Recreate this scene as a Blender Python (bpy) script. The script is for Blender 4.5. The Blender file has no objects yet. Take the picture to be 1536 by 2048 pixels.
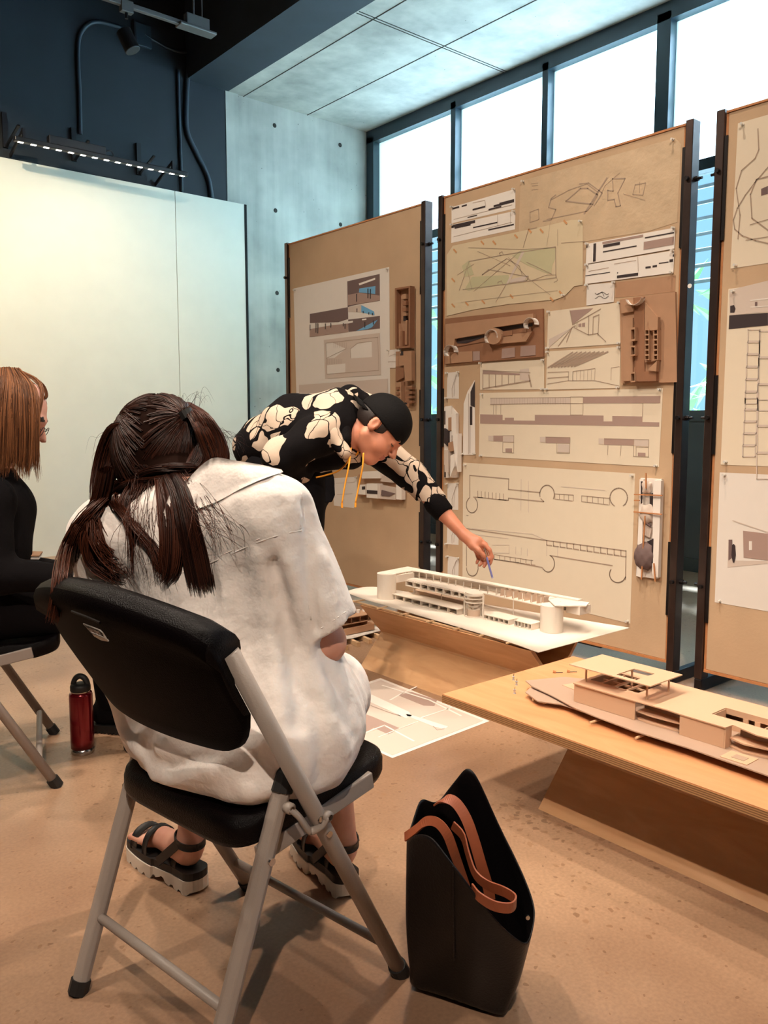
import bpy, math, random
import numpy as np
from mathutils import Vector, Matrix
random.seed(7); RNG = np.random.RandomState(7)
PI = math.pi
scene = bpy.context.scene

# ---------------------------------------------------------------- camera
HC = 1.12; FPX = 1650.0
PITCH = math.atan(174/FPX); YAW = math.radians(39.9)
FW = np.array([math.sin(YAW)*math.cos(PITCH), math.cos(YAW)*math.cos(PITCH), -math.sin(PITCH)])
RT = np.array([math.cos(YAW), -math.sin(YAW), 0.0]); UP = np.cross(RT, FW)
ORG = np.array([0, 0, HC])
cam_d = bpy.data.cameras.new('camera'); cam = bpy.data.objects.new('camera', cam_d)
scene.collection.objects.link(cam); scene.camera = cam
cam_d.sensor_fit = 'VERTICAL'; cam_d.sensor_height = 36.0; cam_d.lens = 36.0*FPX/2048.0
cam_d.clip_start = 0.05; cam_d.clip_end = 200
cam.matrix_world = Matrix(((RT[0], UP[0], -FW[0], 0), (RT[1], UP[1], -FW[1], 0), (RT[2], UP[2], -FW[2], HC), (0, 0, 0, 1)))

# ---------------------------------------------------------------- colour management, world, sun
vs = scene.view_settings
vs.view_transform = 'Standard'; vs.look = 'None'; vs.gamma = 1.0; vs.use_curve_mapping = False
vs.exposure = 0.0
def srgb(r, g, b):
    f = lambda c: (c/255/12.92) if c/255 <= 0.04045 else ((c/255+0.055)/1.055)**2.4
    return (f(r), f(g), f(b), 1.0)
world = bpy.data.worlds.new('daylight'); scene.world = world; world.use_nodes = True
wn = world.node_tree.nodes; wn['Background'].inputs[0].default_value = (0.40, 0.72, 1.0, 1); wn['Background'].inputs[1].default_value = 1.3
def sun_light():
    d = bpy.data.lights.new('sun', 'SUN'); o = bpy.data.objects.new('sun', d); scene.collection.objects.link(o)
    d.energy = 68.0; d.color = (0.64, 0.84, 1.0); d.angle = 0.07
    v = Vector((-0.40, -0.34, -0.86)); o.rotation_euler = v.to_track_quat('-Z', 'Y').to_euler()
sun_light()
# ceiling spots of the gallery (warm track lamps), plus two added fill spots
WARM = (1.0, 0.84, 0.68)
def spot(loc, target, power, size=70, blend=0.6, rad=0.03, col=WARM):
    d = bpy.data.lights.new('track_or_fill_spot', 'SPOT'); o = bpy.data.objects.new('track_or_fill_spot', d); scene.collection.objects.link(o)
    d.energy = power; d.color = col; d.spot_size = math.radians(size); d.spot_blend = blend; d.shadow_soft_size = rad
    o.location = loc; v = Vector(target)-Vector(loc); o.rotation_euler = v.to_track_quat('-Z', 'Y').to_euler()
spot((-0.7, 1.9, 4.0), (1.3, 1.7, 0), 150, 75)
spot((0.05, 1.9, 4.0), (1.0, 1.6, 0), 175, 75)
spot((1.67, 1.75, 4.0), (1.5, 1.6, 0), 270, 80)
spot((2.6, 1.9, 4.0), (2.0, 1.6, 0), 130, 80)
spot((0.6, 3.2, 4.0), (3.0, 3.3, 0.8), 215, 75)
spot((0.9, 0.2, 4.0), (3.2, 1.6, 1.2), 215, 75)
spot((0.9, 4.6, 4.0), (1.6, 7.2, 1.3), 340, 82, col=(1.0, 0.82, 0.56))
spot((2.6, 5.0, 4.0), (3.2, 7.2, 1.3), 130, 75, col=(1.0, 0.9, 0.72))
spot((0.1, 3.9, 4.0), (0.8, 3.0, 0.0), 230, 75)  # added fill spot, brightens the floor at left
spot((-0.7, -1.0, 3.7), (0.95, 1.4, 0.75), 430, 52, 0.9)  # added fill spot behind the camera, brightens the back of the shirt
spot((-1.0, 4.4, 4.0), (0.6, 7.2, 1.3), 330, 82, col=(1.0, 0.82, 0.56))

# ---------------------------------------------------------------- helpers
def AT(px, py, x=None, y=None, z=None):
    d = FW + RT*(px-768)/FPX + UP*(1024-py)/FPX
    if x is not None: t = x/d[0]
    elif y is not None: t = y/d[1]
    else: t = (z-HC)/d[2]
    return ORG + d*t
def PT(px, py, D):
    return ORG + (FW + RT*(px-768)/FPX + UP*(1024-py)/FPX)*D

MATS = {}
def mat(name, col, rough=0.6, metal=0.0, noise=0.0, nscale=8.0, bump=0.0, bscale=60.0, col2=None, spec=0.5, sheen=0, trans=0, coat=0, stretch=None, detail=6):
    if name in MATS: return MATS[name]
    m = bpy.data.materials.new(name); m.use_nodes = True; nt = m.node_tree; b = nt.nodes['Principled BSDF']
    b.inputs['Base Color'].default_value = col; b.inputs['Roughness'].default_value = rough; b.inputs['Metallic'].default_value = metal
    b.inputs['Specular IOR Level'].default_value = spec
    if trans: b.inputs['Transmission Weight'].default_value = trans
    if coat: b.inputs['Coat Weight'].default_value = coat; b.inputs['Coat Roughness'].default_value = 0.15
    if sheen: b.inputs['Sheen Weight'].default_value = sheen
    if noise or bump:
        tc = nt.nodes.new('ShaderNodeTexCoord'); mp = nt.nodes.new('ShaderNodeMapping'); nt.links.new(tc.outputs['Object'], mp.inputs['Vector'])
        if stretch: mp.inputs['Scale'].default_value = stretch
    if noise:
        n = nt.nodes.new('ShaderNodeTexNoise'); n.inputs['Scale'].default_value = nscale; n.inputs['Detail'].default_value = detail
        nt.links.new(mp.outputs[0], n.inputs['Vector'])
        r = nt.nodes.new('ShaderNodeValToRGB'); c2 = col2 or tuple(c*(1-noise) for c in col[:3])+(1,)
        r.color_ramp.elements[0].position = 0.3; r.color_ramp.elements[1].position = 0.7
        r.color_ramp.elements[0].color = c2; r.color_ramp.elements[1].color = col
        nt.links.new(n.outputs[0], r.inputs[0]); nt.links.new(r.outputs[0], b.inputs['Base Color'])
    if bump:
        n2 = nt.nodes.new('ShaderNodeTexNoise'); n2.inputs['Scale'].default_value = bscale; n2.inputs['Detail'].default_value = 4
        nt.links.new(mp.outputs[0], n2.inputs['Vector'])
        bp = nt.nodes.new('ShaderNodeBump'); bp.inputs['Strength'].default_value = bump; bp.inputs['Distance'].default_value = 0.01
        nt.links.new(n2.outputs[0], bp.inputs['Height']); nt.links.new(bp.outputs[0], b.inputs['Normal'])
    MATS[name] = m; return m

WLOC = {}
def tag(o, label=None, cat=None, group=None, kind=None):
    if label: o['label'] = label
    if cat: o['category'] = cat
    if group: o['group'] = group
    if kind: o['kind'] = kind
    return o
def thing(name, label, cat, loc, group=None):
    o = bpy.data.objects.new(name, None); scene.collection.objects.link(o); o.empty_display_size = 0.05
    o.location = Vector([float(a) for a in loc]); WLOC[o.name] = np.array(loc, float)
    return tag(o, label, cat, group)
def obj(name, VF, m, parent=None, smooth=False, label=None, cat=None, group=None, kind=None, mats=None, fm=None, bevel=0):
    V, F = VF
    V = np.array(V, float).reshape(-1, 3)
    if parent is not None: loc = WLOC[parent.name]
    else:
        loc = np.array([V[:, 0].mean(), V[:, 1].mean(), V[:, 2].min()]) if kind != 'structure' else np.zeros(3)
    me = bpy.data.meshes.new(name); me.from_pydata((V-loc).tolist(), [], [tuple(int(i) for i in f) for f in F])
    me.update()
    for mm in (mats or [m]): me.materials.append(mm)
    if fm is not None: me.polygons.foreach_set('material_index', np.array(fm, dtype=np.int32))
    if smooth: me.polygons.foreach_set('use_smooth', np.ones(len(me.polygons), dtype=bool))
    o = bpy.data.objects.new(name, me); scene.collection.objects.link(o)
    if parent is not None: o.parent = parent; WLOC[o.name] = loc
    else: o.location = Vector(loc.tolist()); WLOC[o.name] = loc
    if bevel:
        bm_ = o.modifiers.new('bevel', 'BEVEL'); bm_.width = bevel; bm_.segments = 2; bm_.limit_method = 'ANGLE'; bm_.angle_limit = 0.6
    return tag(o, label, cat, group, kind)

class MB:
    def __init__(s): s.v = []; s.f = []
    def add(s, V, F):
        n = len(s.v); s.v += [tuple(map(float, p)) for p in V]; s.f += [tuple(i+n for i in f) for f in F]; return s
    def hexa(s, P):   # 8 points: bottom 4, top 4
        return s.add(P, [(3, 2, 1, 0), (4, 5, 6, 7), (0, 1, 5, 4), (1, 2, 6, 5), (2, 3, 7, 6), (3, 0, 4, 7)])
    def box(s, x0, x1, y0, y1, z0, z1):
        return s.hexa([(x0, y0, z0), (x1, y0, z0), (x1, y1, z0), (x0, y1, z0), (x0, y0, z1), (x1, y0, z1), (x1, y1, z1), (x0, y1, z1)])
    def prism(s, pts, vec):
        pts = [np.array(p, float) for p in pts]; vec = np.array(vec, float); n = len(pts)
        F = [tuple(range(n)), tuple(range(2*n-1, n-1, -1))] + [(i, i+n, (i+1) % n+n, (i+1) % n) for i in range(n)]
        return s.add(pts+[p+vec for p in pts], F)
    def bar(s, a, b, w, h, up=(0, 0, 1)):
        a = np.array(a, float); b = np.array(b, float); d = b-a; d /= np.linalg.norm(d); u = np.array(up, float)
        r = np.cross(d, u); r /= np.linalg.norm(r)+1e-9; u = np.cross(r, d)
        P = []
        for q in (a, b): P += [q-r*w/2-u*h/2, q+r*w/2-u*h/2, q+r*w/2+u*h/2, q-r*w/2+u*h/2]
        return s.hexa(P)
    def tube(s, pts, r, n=10, cap=True, sx=1.0, ref=None):
        pts = [np.array(p, float) for p in pts]; m = len(pts); rr = r if hasattr(r, '__len__') else [r]*m
        V = []; pu = None
        for i in range(m):
            d = pts[min(i+1, m-1)]-pts[max(i-1, 0)]; d /= np.linalg.norm(d)+1e-12
            if pu is None:
                u = np.array(ref, float) if ref is not None else (np.array([0, 0, 1.]) if abs(d[2]) < 0.9 else np.array([1., 0, 0]))
            else: u = pu
            u = u-d*(u@d); u /= np.linalg.norm(u)+1e-12; pu = u; w = np.cross(d, u)
            for k in range(n):
                a = 2*PI*k/n; V.append(pts[i]+rr[i]*(math.cos(a)*u*sx+math.sin(a)*w))
        F = [(i*n+k, i*n+(k+1) % n, (i+1)*n+(k+1) % n, (i+1)*n+k) for i in range(m-1) for k in range(n)]
        if cap: F += [tuple(range(n-1, -1, -1)), tuple((m-1)*n+k for k in range(n))]
        return s.add(V, F)
    def rings(s, R, cap=True, closed=False):
        n = len(R[0]); m = len(R); V = [p for r in R for p in r]
        F = [(i*n+k, i*n+(k+1) % n, ((i+1) % m)*n+(k+1) % n, ((i+1) % m)*n+k) for i in range(m if closed else m-1) for k in range(n)]
        if cap and not closed: F += [tuple(range(n-1, -1, -1)), tuple((m-1)*n+k for k in range(n))]
        return s.add(V, F)
    def lathe(s, c, prof, n=24):
        c = np.array(c, float)
        R = [[c+np.array([r*math.cos(2*PI*k/n), r*math.sin(2*PI*k/n), z]) for k in range(n)] for r, z in prof]
        return s.rings(R)
    def sheet(s, G, th, nrm):      # grid of points -> thin solid sheet
        G = np.array(G, float); a, b, _ = G.shape; nrm = np.array(nrm, float)
        V = list(G.reshape(-1, 3))+list((G-nrm*th).reshape(-1, 3)); N = a*b; F = []
        for i in range(a-1):
            for j in range(b-1):
                q = (i*b+j, (i+1)*b+j, (i+1)*b+j+1, i*b+j+1); F.append(q); F.append(tuple(x+N for x in q[::-1]))
        E = [(i*b, (i+1)*b) for i in range(a-1)]+[((i+1)*b+b-1, i*b+b-1) for i in range(a-1)]+[(j+1, j) for j in range(b-1)]+[((a-1)*b+j, (a-1)*b+j+1) for j in range(b-1)]
        for p, q in E: F.append((p, q, q+N, p+N))
        return s.add(V, F)
    @property
    def vf(s): return s.v, s.f
def spline(pts, n):
    P = np.array(pts, float); m = len(P); out = []
    Q = np.vstack([2*P[0]-P[1], P, 2*P[-1]-P[-2]])
    for i in range(n):
        t = i/(n-1)*(m-1); k = min(int(t), m-2); u = t-k; a, b, c, d = Q[k], Q[k+1], Q[k+2], Q[k+3]
        out.append(0.5*((2*b)+(-a+c)*u+(2*a-5*b+4*c-d)*u*u+(-a+3*b-3*c+d)*u**3))
    return np.array(out)

# ---- signed-distance modelling for bodies and cloth: one continuous surface
def cone(a, b, ra, rb, sx=None):
    a = np.array(a, float); b = np.array(b, float)
    def f(P):
        d = b-a; t = np.clip(((P-a)@d)/(d@d+1e-12), 0, 1)
        return np.linalg.norm(P-a-t[:, None]*d, axis=1)-(ra+(rb-ra)*t)
    return f
def chain(pts, rs):
    return [cone(pts[i], pts[i+1], rs[i], rs[i+1]) for i in range(len(pts)-1)]
def ell(c, r, R=None):
    c = np.array(c, float); r = np.array(r, float)
    def f(P):
        q = P-c
        if R is not None: q = q@R
        k0 = np.linalg.norm(q/r, axis=1); k1 = np.linalg.norm(q/(r*r), axis=1)+1e-9
        return k0*(k0-1)/k1
    return f
def smin(a, b, k):
    h = np.clip(0.5+0.5*(b-a)/k, 0, 1); return b*(1-h)+a*h-k*h*(1-h)
def union(fs, k=0.02):
    def f(P):
        d = fs[0](P)
        for g in fs[1:]: d = smin(d, g(P), k)
        return d
    return f
def cut(f, g, k=0.01):
    return lambda P: -smin(-f(P), g(P), k)
def snets(fn, lo, hi, h):
    lo = np.array(lo, float); hi = np.array(hi, float); n = np.ceil((hi-lo)/h).astype(int)+1
    ax = [lo[i]+h*np.arange(n[i]) for i in range(3)]
    G = np.stack(np.meshgrid(*ax, indexing='ij'), -1).reshape(-1, 3)
    V = np.concatenate([fn(G[i:i+400000]) for i in range(0, len(G), 400000)]).reshape(n)
    ins = V < 0; c = n-1
    acc = np.zeros(tuple(c)+(3,)); cnt = np.zeros(tuple(c))
    sl = lambda o: tuple(slice(o[i], o[i]+c[i]) for i in range(3))
    for axis in range(3):
        oth = [i for i in range(3) if i != axis]
        for da in (0, 1):
            for db in (0, 1):
                o0 = [0, 0, 0]; o0[oth[0]] = da; o0[oth[1]] = db; o1 = list(o0); o1[axis] = 1
                a = V[sl(o0)]; b = V[sl(o1)]; m = (a < 0) != (b < 0)
                t = np.where(m, a/(a-b+(a == b)), 0)
                p = np.zeros(tuple(c)+(3,)); p[..., oth[0]] = da; p[..., oth[1]] = db; p[..., axis] = t
                acc += p*m[..., None]; cnt += m
    act = cnt > 0; idx = -np.ones(tuple(c), dtype=int); idx[act] = np.arange(act.sum())
    ijk = np.argwhere(act); verts = lo+h*(ijk+acc[act]/cnt[act][:, None])
    faces = []
    for axis in range(3):
        o = [i for i in range(3) if i != axis]
        s0 = [slice(1, -1)]*3; s0[axis] = slice(0, n[axis]-1); s1 = list(s0); s1[axis] = slice(1, n[axis])
        a = ins[tuple(s0)]; b = ins[tuple(s1)]; e = np.argwhere(a != b)
        if len(e) == 0: continue
        sgn = a[tuple(e.T)]
        base = e.copy(); base[:, o[0]] += 1; base[:, o[1]] += 1
        def at(d0, d1):
            q = base.copy(); q[:, o[0]] -= d0; q[:, o[1]] -= d1; return idx[tuple(q.T)]
        q = np.stack([at(1, 1), at(0, 1), at(0, 0), at(1, 0)], 1)
        flip = sgn if axis != 1 else ~sgn
        q[~flip] = q[~flip][:, ::-1]; faces.append(q)
    return verts, np.concatenate(faces)
def march(fn, px, py, D0, D1, n=240):   # nearest surface depth along a sight line
    Ds = np.linspace(D0, D1, n); v = fn(np.array([PT(px, py, d) for d in Ds])); k = np.argmax(v < 0)
    return Ds[k] if v[k] < 0 else None

# ---------------------------------------------------------------- room materials
def nn(nt, t, **kw):
    n = nt.nodes.new(t)
    for k, v in kw.items():
        if hasattr(n, k): setattr(n, k, v)
        else: n.inputs[k].default_value = v
    return n
def floor_mat():
    m = mat('polished_concrete', srgb(164, 130, 104), 0.33); nt = m.node_tree; b = nt.nodes['Principled BSDF']; L = nt.links.new
    tc = nn(nt, 'ShaderNodeTexCoord')
    n1 = nn(nt, 'ShaderNodeTexNoise', Scale=1.3, Detail=8); L(tc.outputs['Object'], n1.inputs['Vector'])
    r1 = nn(nt, 'ShaderNodeValToRGB'); r1.color_ramp.elements[0].position = .35; r1.color_ramp.elements[1].position = .65
    r1.color_ramp.elements[0].color = srgb(136, 104, 82); r1.color_ramp.elements[1].color = srgb(178, 144, 116); L(n1.outputs[0], r1.inputs[0])
    n0 = nn(nt, 'ShaderNodeTexNoise', Scale=120, Detail=4); L(tc.outputs['Object'], n0.inputs['Vector'])
    mx0 = nn(nt, 'ShaderNodeMix', data_type='RGBA', blend_type='OVERLAY'); mx0.inputs[0].default_value = .3; L(r1.outputs[0], mx0.inputs[6]); L(n0.outputs[0], mx0.inputs[7])
    # exposed aggregate: small dark brown stones and pale specks
    v = nn(nt, 'ShaderNodeTexVoronoi', Scale=52); wn_ = nn(nt, 'ShaderNodeTexNoise', Scale=30, Detail=2)
    L(tc.outputs['Object'], wn_.inputs['Vector']); ad = nn(nt, 'ShaderNodeVectorMath', operation='MULTIPLY_ADD'); L(wn_.outputs['Color'], ad.inputs[0]); ad.inputs[1].default_value = (.03, .03, .03); L(tc.outputs['Object'], ad.inputs[2]); L(ad.outputs[0], v.inputs['Vector'])
    sz = nn(nt, 'ShaderNodeSeparateColor'); L(v.outputs['Color'], sz.inputs[0])
    zone = nn(nt, 'ShaderNodeTexNoise', Scale=1.1, Detail=2); L(tc.outputs['Object'], zone.inputs['Vector'])
    th = nn(nt, 'ShaderNodeMath', operation='MULTIPLY'); L(sz.outputs[0], th.inputs[0]); L(zone.outputs[0], th.inputs[1])
    th2 = nn(nt, 'ShaderNodeMath', operation='MULTIPLY_ADD'); L(th.outputs[0], th2.inputs[0]); th2.inputs[1].default_value = 1.5; th2.inputs[2].default_value = -.36
    lt = nn(nt, 'ShaderNodeMath', operation='LESS_THAN'); L(v.outputs['Distance'], lt.inputs[0]); L(th2.outputs[0], lt.inputs[1])
    fac = nn(nt, 'ShaderNodeMath', operation='MULTIPLY'); L(lt.outputs[0], fac.inputs[0]); fac.inputs[1].default_value = .6
    rc = nn(nt, 'ShaderNodeValToRGB'); rc.color_ramp.elements[0].color = srgb(98, 66, 44); rc.color_ramp.elements[1].color = srgb(150, 112, 80); L(sz.outputs[1], rc.inputs[0])
    mx = nn(nt, 'ShaderNodeMix', data_type='RGBA'); L(fac.outputs[0], mx.inputs[0]); L(mx0.outputs[2], mx.inputs[6]); L(rc.outputs[0], mx.inputs[7])
    L(mx.outputs[2], b.inputs['Base Color'])
    rr = nn(nt, 'ShaderNodeMapRange'); rr.inputs[3].default_value = .24; rr.inputs[4].default_value = .45; L(n1.outputs[0], rr.inputs[0]); L(rr.outputs[0], b.inputs['Roughness'])
    return m
M_floor = floor_mat()
def concrete_mat():
    m = mat('cast_concrete', srgb(170, 168, 160), 0.75); nt = m.node_tree; b = nt.nodes['Principled BSDF']; L = nt.links.new
    tc = nn(nt, 'ShaderNodeTexCoord')
    n1 = nn(nt, 'ShaderNodeTexNoise', Scale=2.2, Detail=9); L(tc.outputs['Object'], n1.inputs['Vector'])
    mp = nn(nt, 'ShaderNodeMapping'); mp.inputs['Scale'].default_value = (9, 9, .7); L(tc.outputs['Object'], mp.inputs[0])
    n2 = nn(nt, 'ShaderNodeTexNoise', Scale=1.0, Detail=4); L(mp.outputs[0], n2.inputs['Vector'])
    s = nn(nt, 'ShaderNodeMath', operation='MULTIPLY_ADD'); L(n2.outputs[0], s.inputs[0]); s.inputs[1].default_value = .45; L(n1.outputs[0], s.inputs[2])
    r = nn(nt, 'ShaderNodeValToRGB'); r.color_ramp.elements[0].position = .45; r.color_ramp.elements[1].position = .95
    r.color_ramp.elements[0].color = srgb(146, 145, 138); r.color_ramp.elements[1].color = srgb(196, 194, 184); L(s.outputs[0], r.inputs[0])
    v = nn(nt, 'ShaderNodeTexVoronoi', Scale=16); L(tc.outputs['Object'], v.inputs['Vector'])
    sc_ = nn(nt, 'ShaderNodeSeparateColor'); L(v.outputs['Color'], sc_.inputs[0])
    t = nn(nt, 'ShaderNodeMath', operation='MULTIPLY_ADD'); L(sc_.outputs[0], t.inputs[0]); t.inputs[1].default_value = .28; t.inputs[2].default_value = -.17
    lt = nn(nt, 'ShaderNodeMath', operation='LESS_THAN'); L(v.outputs['Distance'], lt.inputs[0]); L(t.outputs[0], lt.inputs[1])
    f = nn(nt, 'ShaderNodeMath', operation='MULTIPLY'); L(lt.outputs[0], f.inputs[0]); f.inputs[1].default_value = .6
    mx = nn(nt, 'ShaderNodeMix', data_type='RGBA'); L(f.outputs[0], mx.inputs[0]); L(r.outputs[0], mx.inputs[6]); mx.inputs[7].default_value = srgb(80, 80, 78)
    L(mx.outputs[2], b.inputs['Base Color'])
    bp = nn(nt, 'ShaderNodeBump', Strength=.25, Distance=.01); L(s.outputs[0], bp.inputs['Height']); L(bp.outputs[0], b.inputs['Normal'])
    return m
M_conc = concrete_mat()
M_navy = mat('dark_blue_wall_paint', srgb(30, 38, 48), 0.7, noise=.2, nscale=3)
M_beam = mat('dark_blue_beam_paint', srgb(44, 52, 62), 0.7, noise=.25, nscale=4)
M_black = mat('black_ceiling_paint', srgb(14, 14, 16), 0.9)
M_white = mat('off_white_panel', srgb(222, 218, 204), 0.6, noise=.05, nscale=5)
M_wall = mat('gallery_wall_paint', srgb(92, 80, 72), 0.8)
M_frame = mat('dark_window_frame', srgb(36, 54, 66), 0.35, spec=0.6)
M_shadowgap = mat('joint_shadow', srgb(60, 58, 54), 0.9)
def pane_mat():
    m = bpy.data.materials.new('frosted_glass'); m.use_nodes = True; nt = m.node_tree; nt.nodes.remove(nt.nodes['Principled BSDF']); L = nt.links.new
    tr = nn(nt, 'ShaderNodeBsdfTranslucent'); tr.inputs[0].default_value = (.92, .97, 1, 1)
    tp = nn(nt, 'ShaderNodeBsdfTransparent'); tp.inputs[0].default_value = (.9, .95, 1, 1)
    mx = nn(nt, 'ShaderNodeMixShader'); mx.inputs[0].default_value = .12; L(tr.outputs[0], mx.inputs[1]); L(tp.outputs[0], mx.inputs[2])
    L(mx.outputs[0], nt.nodes['Material Output'].inputs[0]); return m
def clear_mat():
    m = bpy.data.materials.new('clear_glass'); m.use_nodes = True; nt = m.node_tree; nt.nodes.remove(nt.nodes['Principled BSDF']); L = nt.links.new
    g = nn(nt, 'ShaderNodeBsdfGlossy'); g.inputs['Roughness'].default_value = .02
    tp = nn(nt, 'ShaderNodeBsdfTransparent'); tp.inputs[0].default_value = (.9, .97, 1, 1)
    mx = nn(nt, 'ShaderNodeMixShader'); mx.inputs[0].default_value = .05; L(tp.outputs[0], mx.inputs[1]); L(g.outputs[0], mx.inputs[2])
    L(mx.outputs[0], nt.nodes['Material Output'].inputs[0]); return m
M_pane = pane_mat(); M_clear = clear_mat()
S = 'structure'
def box(*a): return MB().box(*a).vf

# ---------------------------------------------------------------- room shell
obj('floor', box(-3.3, 6.0, -3.1, 7.4, -.1, 0), M_floor, kind=S)
wb = obj('wall_back', box(-3.2, 3.526, 7.19, 7.25, .0, 3.24), M_white, kind=S)
obj('wall_back_panel', box(3.532, 4.25, 7.19, 7.25, .0, 3.24), M_white, kind=S)
obj('trim_panel_edge', box(4.252, 4.275, 7.185, 7.25, .0, 3.24), M_black, kind=S)
obj('wall_back_upper', box(-3.2, 4.10, 7.25, 7.4, 0, 5.4), M_navy, kind=S)
obj('wall_back_concrete', box(4.245, 5.95, 7.26, 7.42, 0, 4.5), M_conc, kind=S)
obj('wall_back_column', box(4.10, 4.238, 7.245, 7.42, 0, 4.5), M_conc, kind=S)
obj('ceiling_window_bay', box(4.13, 6.0, -3.1, 7.4, 4.27, 4.5), M_conc, kind=S)
obj('ceiling_beam', box(3.70, 4.13, -3.1, 7.4, 4.27, 5.4), M_beam, kind=S)
obj('ceiling', box(-3.3, 3.70, -3.1, 7.4, 5.3, 5.4), M_black, kind=S)
obj('wall_left', box(-3.35, -3.2, -3.1, 7.4, 0, 5.4), M_wall, kind=S)
obj('wall_front', box(-3.3, 6.0, -3.25, -3.1, 0, 5.4), M_wall, kind=S)
g = MB()
p = AT(613, 230, z=4.269); q = AT(740, 167, z=4.269)
jx = (p[0]+q[0])/2
g.box(4.30, 4.306, -3, 7.26, 4.266, 4.271); g.box(jx, jx+.006, -3, 7.26, 4.266, 4.271)
for (a, b_) in ((885, 95), (742, 32)):
    y0 = AT(a, b_, z=4.269)[1]
    g.box(4.14, 5.82, y0, y0+.005, 4.266, 4.271)
obj('trim_ceiling_joints', g.vf, M_shadowgap, kind=S)
g = MB()
for (a, b_) in ((549, 251), (680, 290), (551, 421), (681, 449), (554, 586), (556, 740), (681, 600)):
    c = AT(a, b_, y=7.26); R = [[c+np.array([r*math.cos(t), dy, r*math.sin(t)]) for t in np.linspace(0, 2*PI, 13)[:-1]] for r, dy in ((.022, -.001), (.018, -.001), (.016, .03))]
    g.rings(R)
obj('trim_tie_holes', g.vf, M_shadowgap, kind=S)
# windows
WX = 5.82
edges = [7.24, 5.95, 4.83, 3.72, 2.60, 1.48, .36, -.76, -1.88, -3.0]
wide = [.10, .055, .055, .10, .055, .055, .10, .055, .055, .1]
fr = MB()
fr.box(WX, WX+.13, -3.1, 7.26, 4.14, 4.27); fr.box(WX, WX+.13, -3.1, 7.26, 2.98, 3.06); fr.box(WX, WX+.13, -3.1, 7.26, 1.15, 1.23)
for y, w in zip(edges, wide): fr.box(WX, WX+.13, y-w, y+w*.15, .0, 4.2)
obj('window_1', fr.vf, M_frame, kind=S)
fr = MB(); fr.box(WX+.02, WX+.1, -3.1, 7.26, 0.02, 1.16); fr.box(WX, WX+.1, -3.1, 7.26, .0, .10)
obj('wall_window_base', fr.vf, M_frame, kind=S)
for i in range(len(edges)-1):
    y1 = edges[i]-wide[i]; y0 = edges[i+1]+wide[i+1]*.15
    obj('window_%d' % (i+2), box(WX+.085, WX+.093, y0, y1, 3.06, 4.14), M_pane, kind=S)
    obj('window_%d' % (i+12), box(WX+.085, WX+.093, y0, y1, 1.23, 2.98), M_clear, kind=S)
obj('wall_added_shade', box(5.95, 6.75, 7.3, 7.7, 0, 5.5), M_conc, kind=S)  # wall block added outside to cast shade on the leftmost frosted pane
# louvres outside
M_slat = mat('white_louvre', srgb(225, 230, 232), .5)
g = MB()
for k in range(7):
    z = 2.22+k*.12
    g.hexa([(6.12, -3.2, z), (6.24, -3.2, z+.03), (6.24, 6.85, z+.03), (6.12, 6.85, z), (6.12, -3.2, z+.025), (6.24, -3.2, z+.055), (6.24, 6.85, z+.055), (6.12, 6.85, z+.025)])
for k in range(7): z = 3.1+k*.19; g.box(6.22, 6.25, -3.2, 6.85, z, z+.012)
tag(obj('louvre_screen', g.vf, M_slat), 'white horizontal sun louvres seen outside through the gap between the boards', 'louvre')
obj('ground_outside', box(6.1, 16, -8, 14, -.2, -.1), mat('pale_paving', srgb(190, 200, 190), .8), kind=S)
M_palm = mat('palm_leaf', srgb(120, 175, 90), .5)
def palm(x, y, seed):
    rr = random.Random(seed); g = MB()
    for a in range(14):
        th = a*2*PI/14+rr.random()*.4; el = rr.uniform(.1, 1.0); Lf = rr.uniform(.9, 1.3)
        mid = [np.array([x+math.cos(th)*Lf*t*math.cos(el*(1-t*.9)), y+math.sin(th)*Lf*t*math.cos(el*(1-t*.9)), 1.25+Lf*(t*math.sin(el)-.5*t*t)]) for t in np.linspace(0, 1, 9)]
        g.tube(mid, [.012]*8+[.004], n=5)
        for j in range(1, 9):
            d = mid[j]-mid[j-1]; d /= np.linalg.norm(d); s = np.cross(d, [0, 0, 1]); s /= np.linalg.norm(s)
            for sg in (-1, 1):
                for o2 in (0, .5):
                    b0 = mid[j-1]*(1-o2)+mid[j]*o2; tip = b0+d*.16+s*sg*.30+np.array([0, 0, -.07]); w_ = d*.011
                    g.add([b0-w_, b0+w_, tip, b0+np.array([0, 0, .004])], [(0, 1, 2), (0, 2, 3), (1, 3, 2), (0, 3, 1)])
    tr = MB().tube([(x, y, -.1), (x+.03, y, .6), (x, y, 1.27)], [.07, .055, .06], n=10)
    t = thing('palm_plant', 'green palm seen through the window glass' if seed == 1 else ('pale green palm left of the others outside the glass' if seed == 2 else 'outermost palm beyond the glass'), 'plant', (x, y, -.1), 'palms outside the window')
    obj('fronds', g.vf, M_palm, t); obj('trunk', tr.vf, mat('palm_trunk', srgb(120, 100, 80), .9), t)
for i, (x, y) in enumerate(((7.6, 3.4), (8.0, 5.9), (7.4, 1.4))): palm(x, y, i+1)

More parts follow.
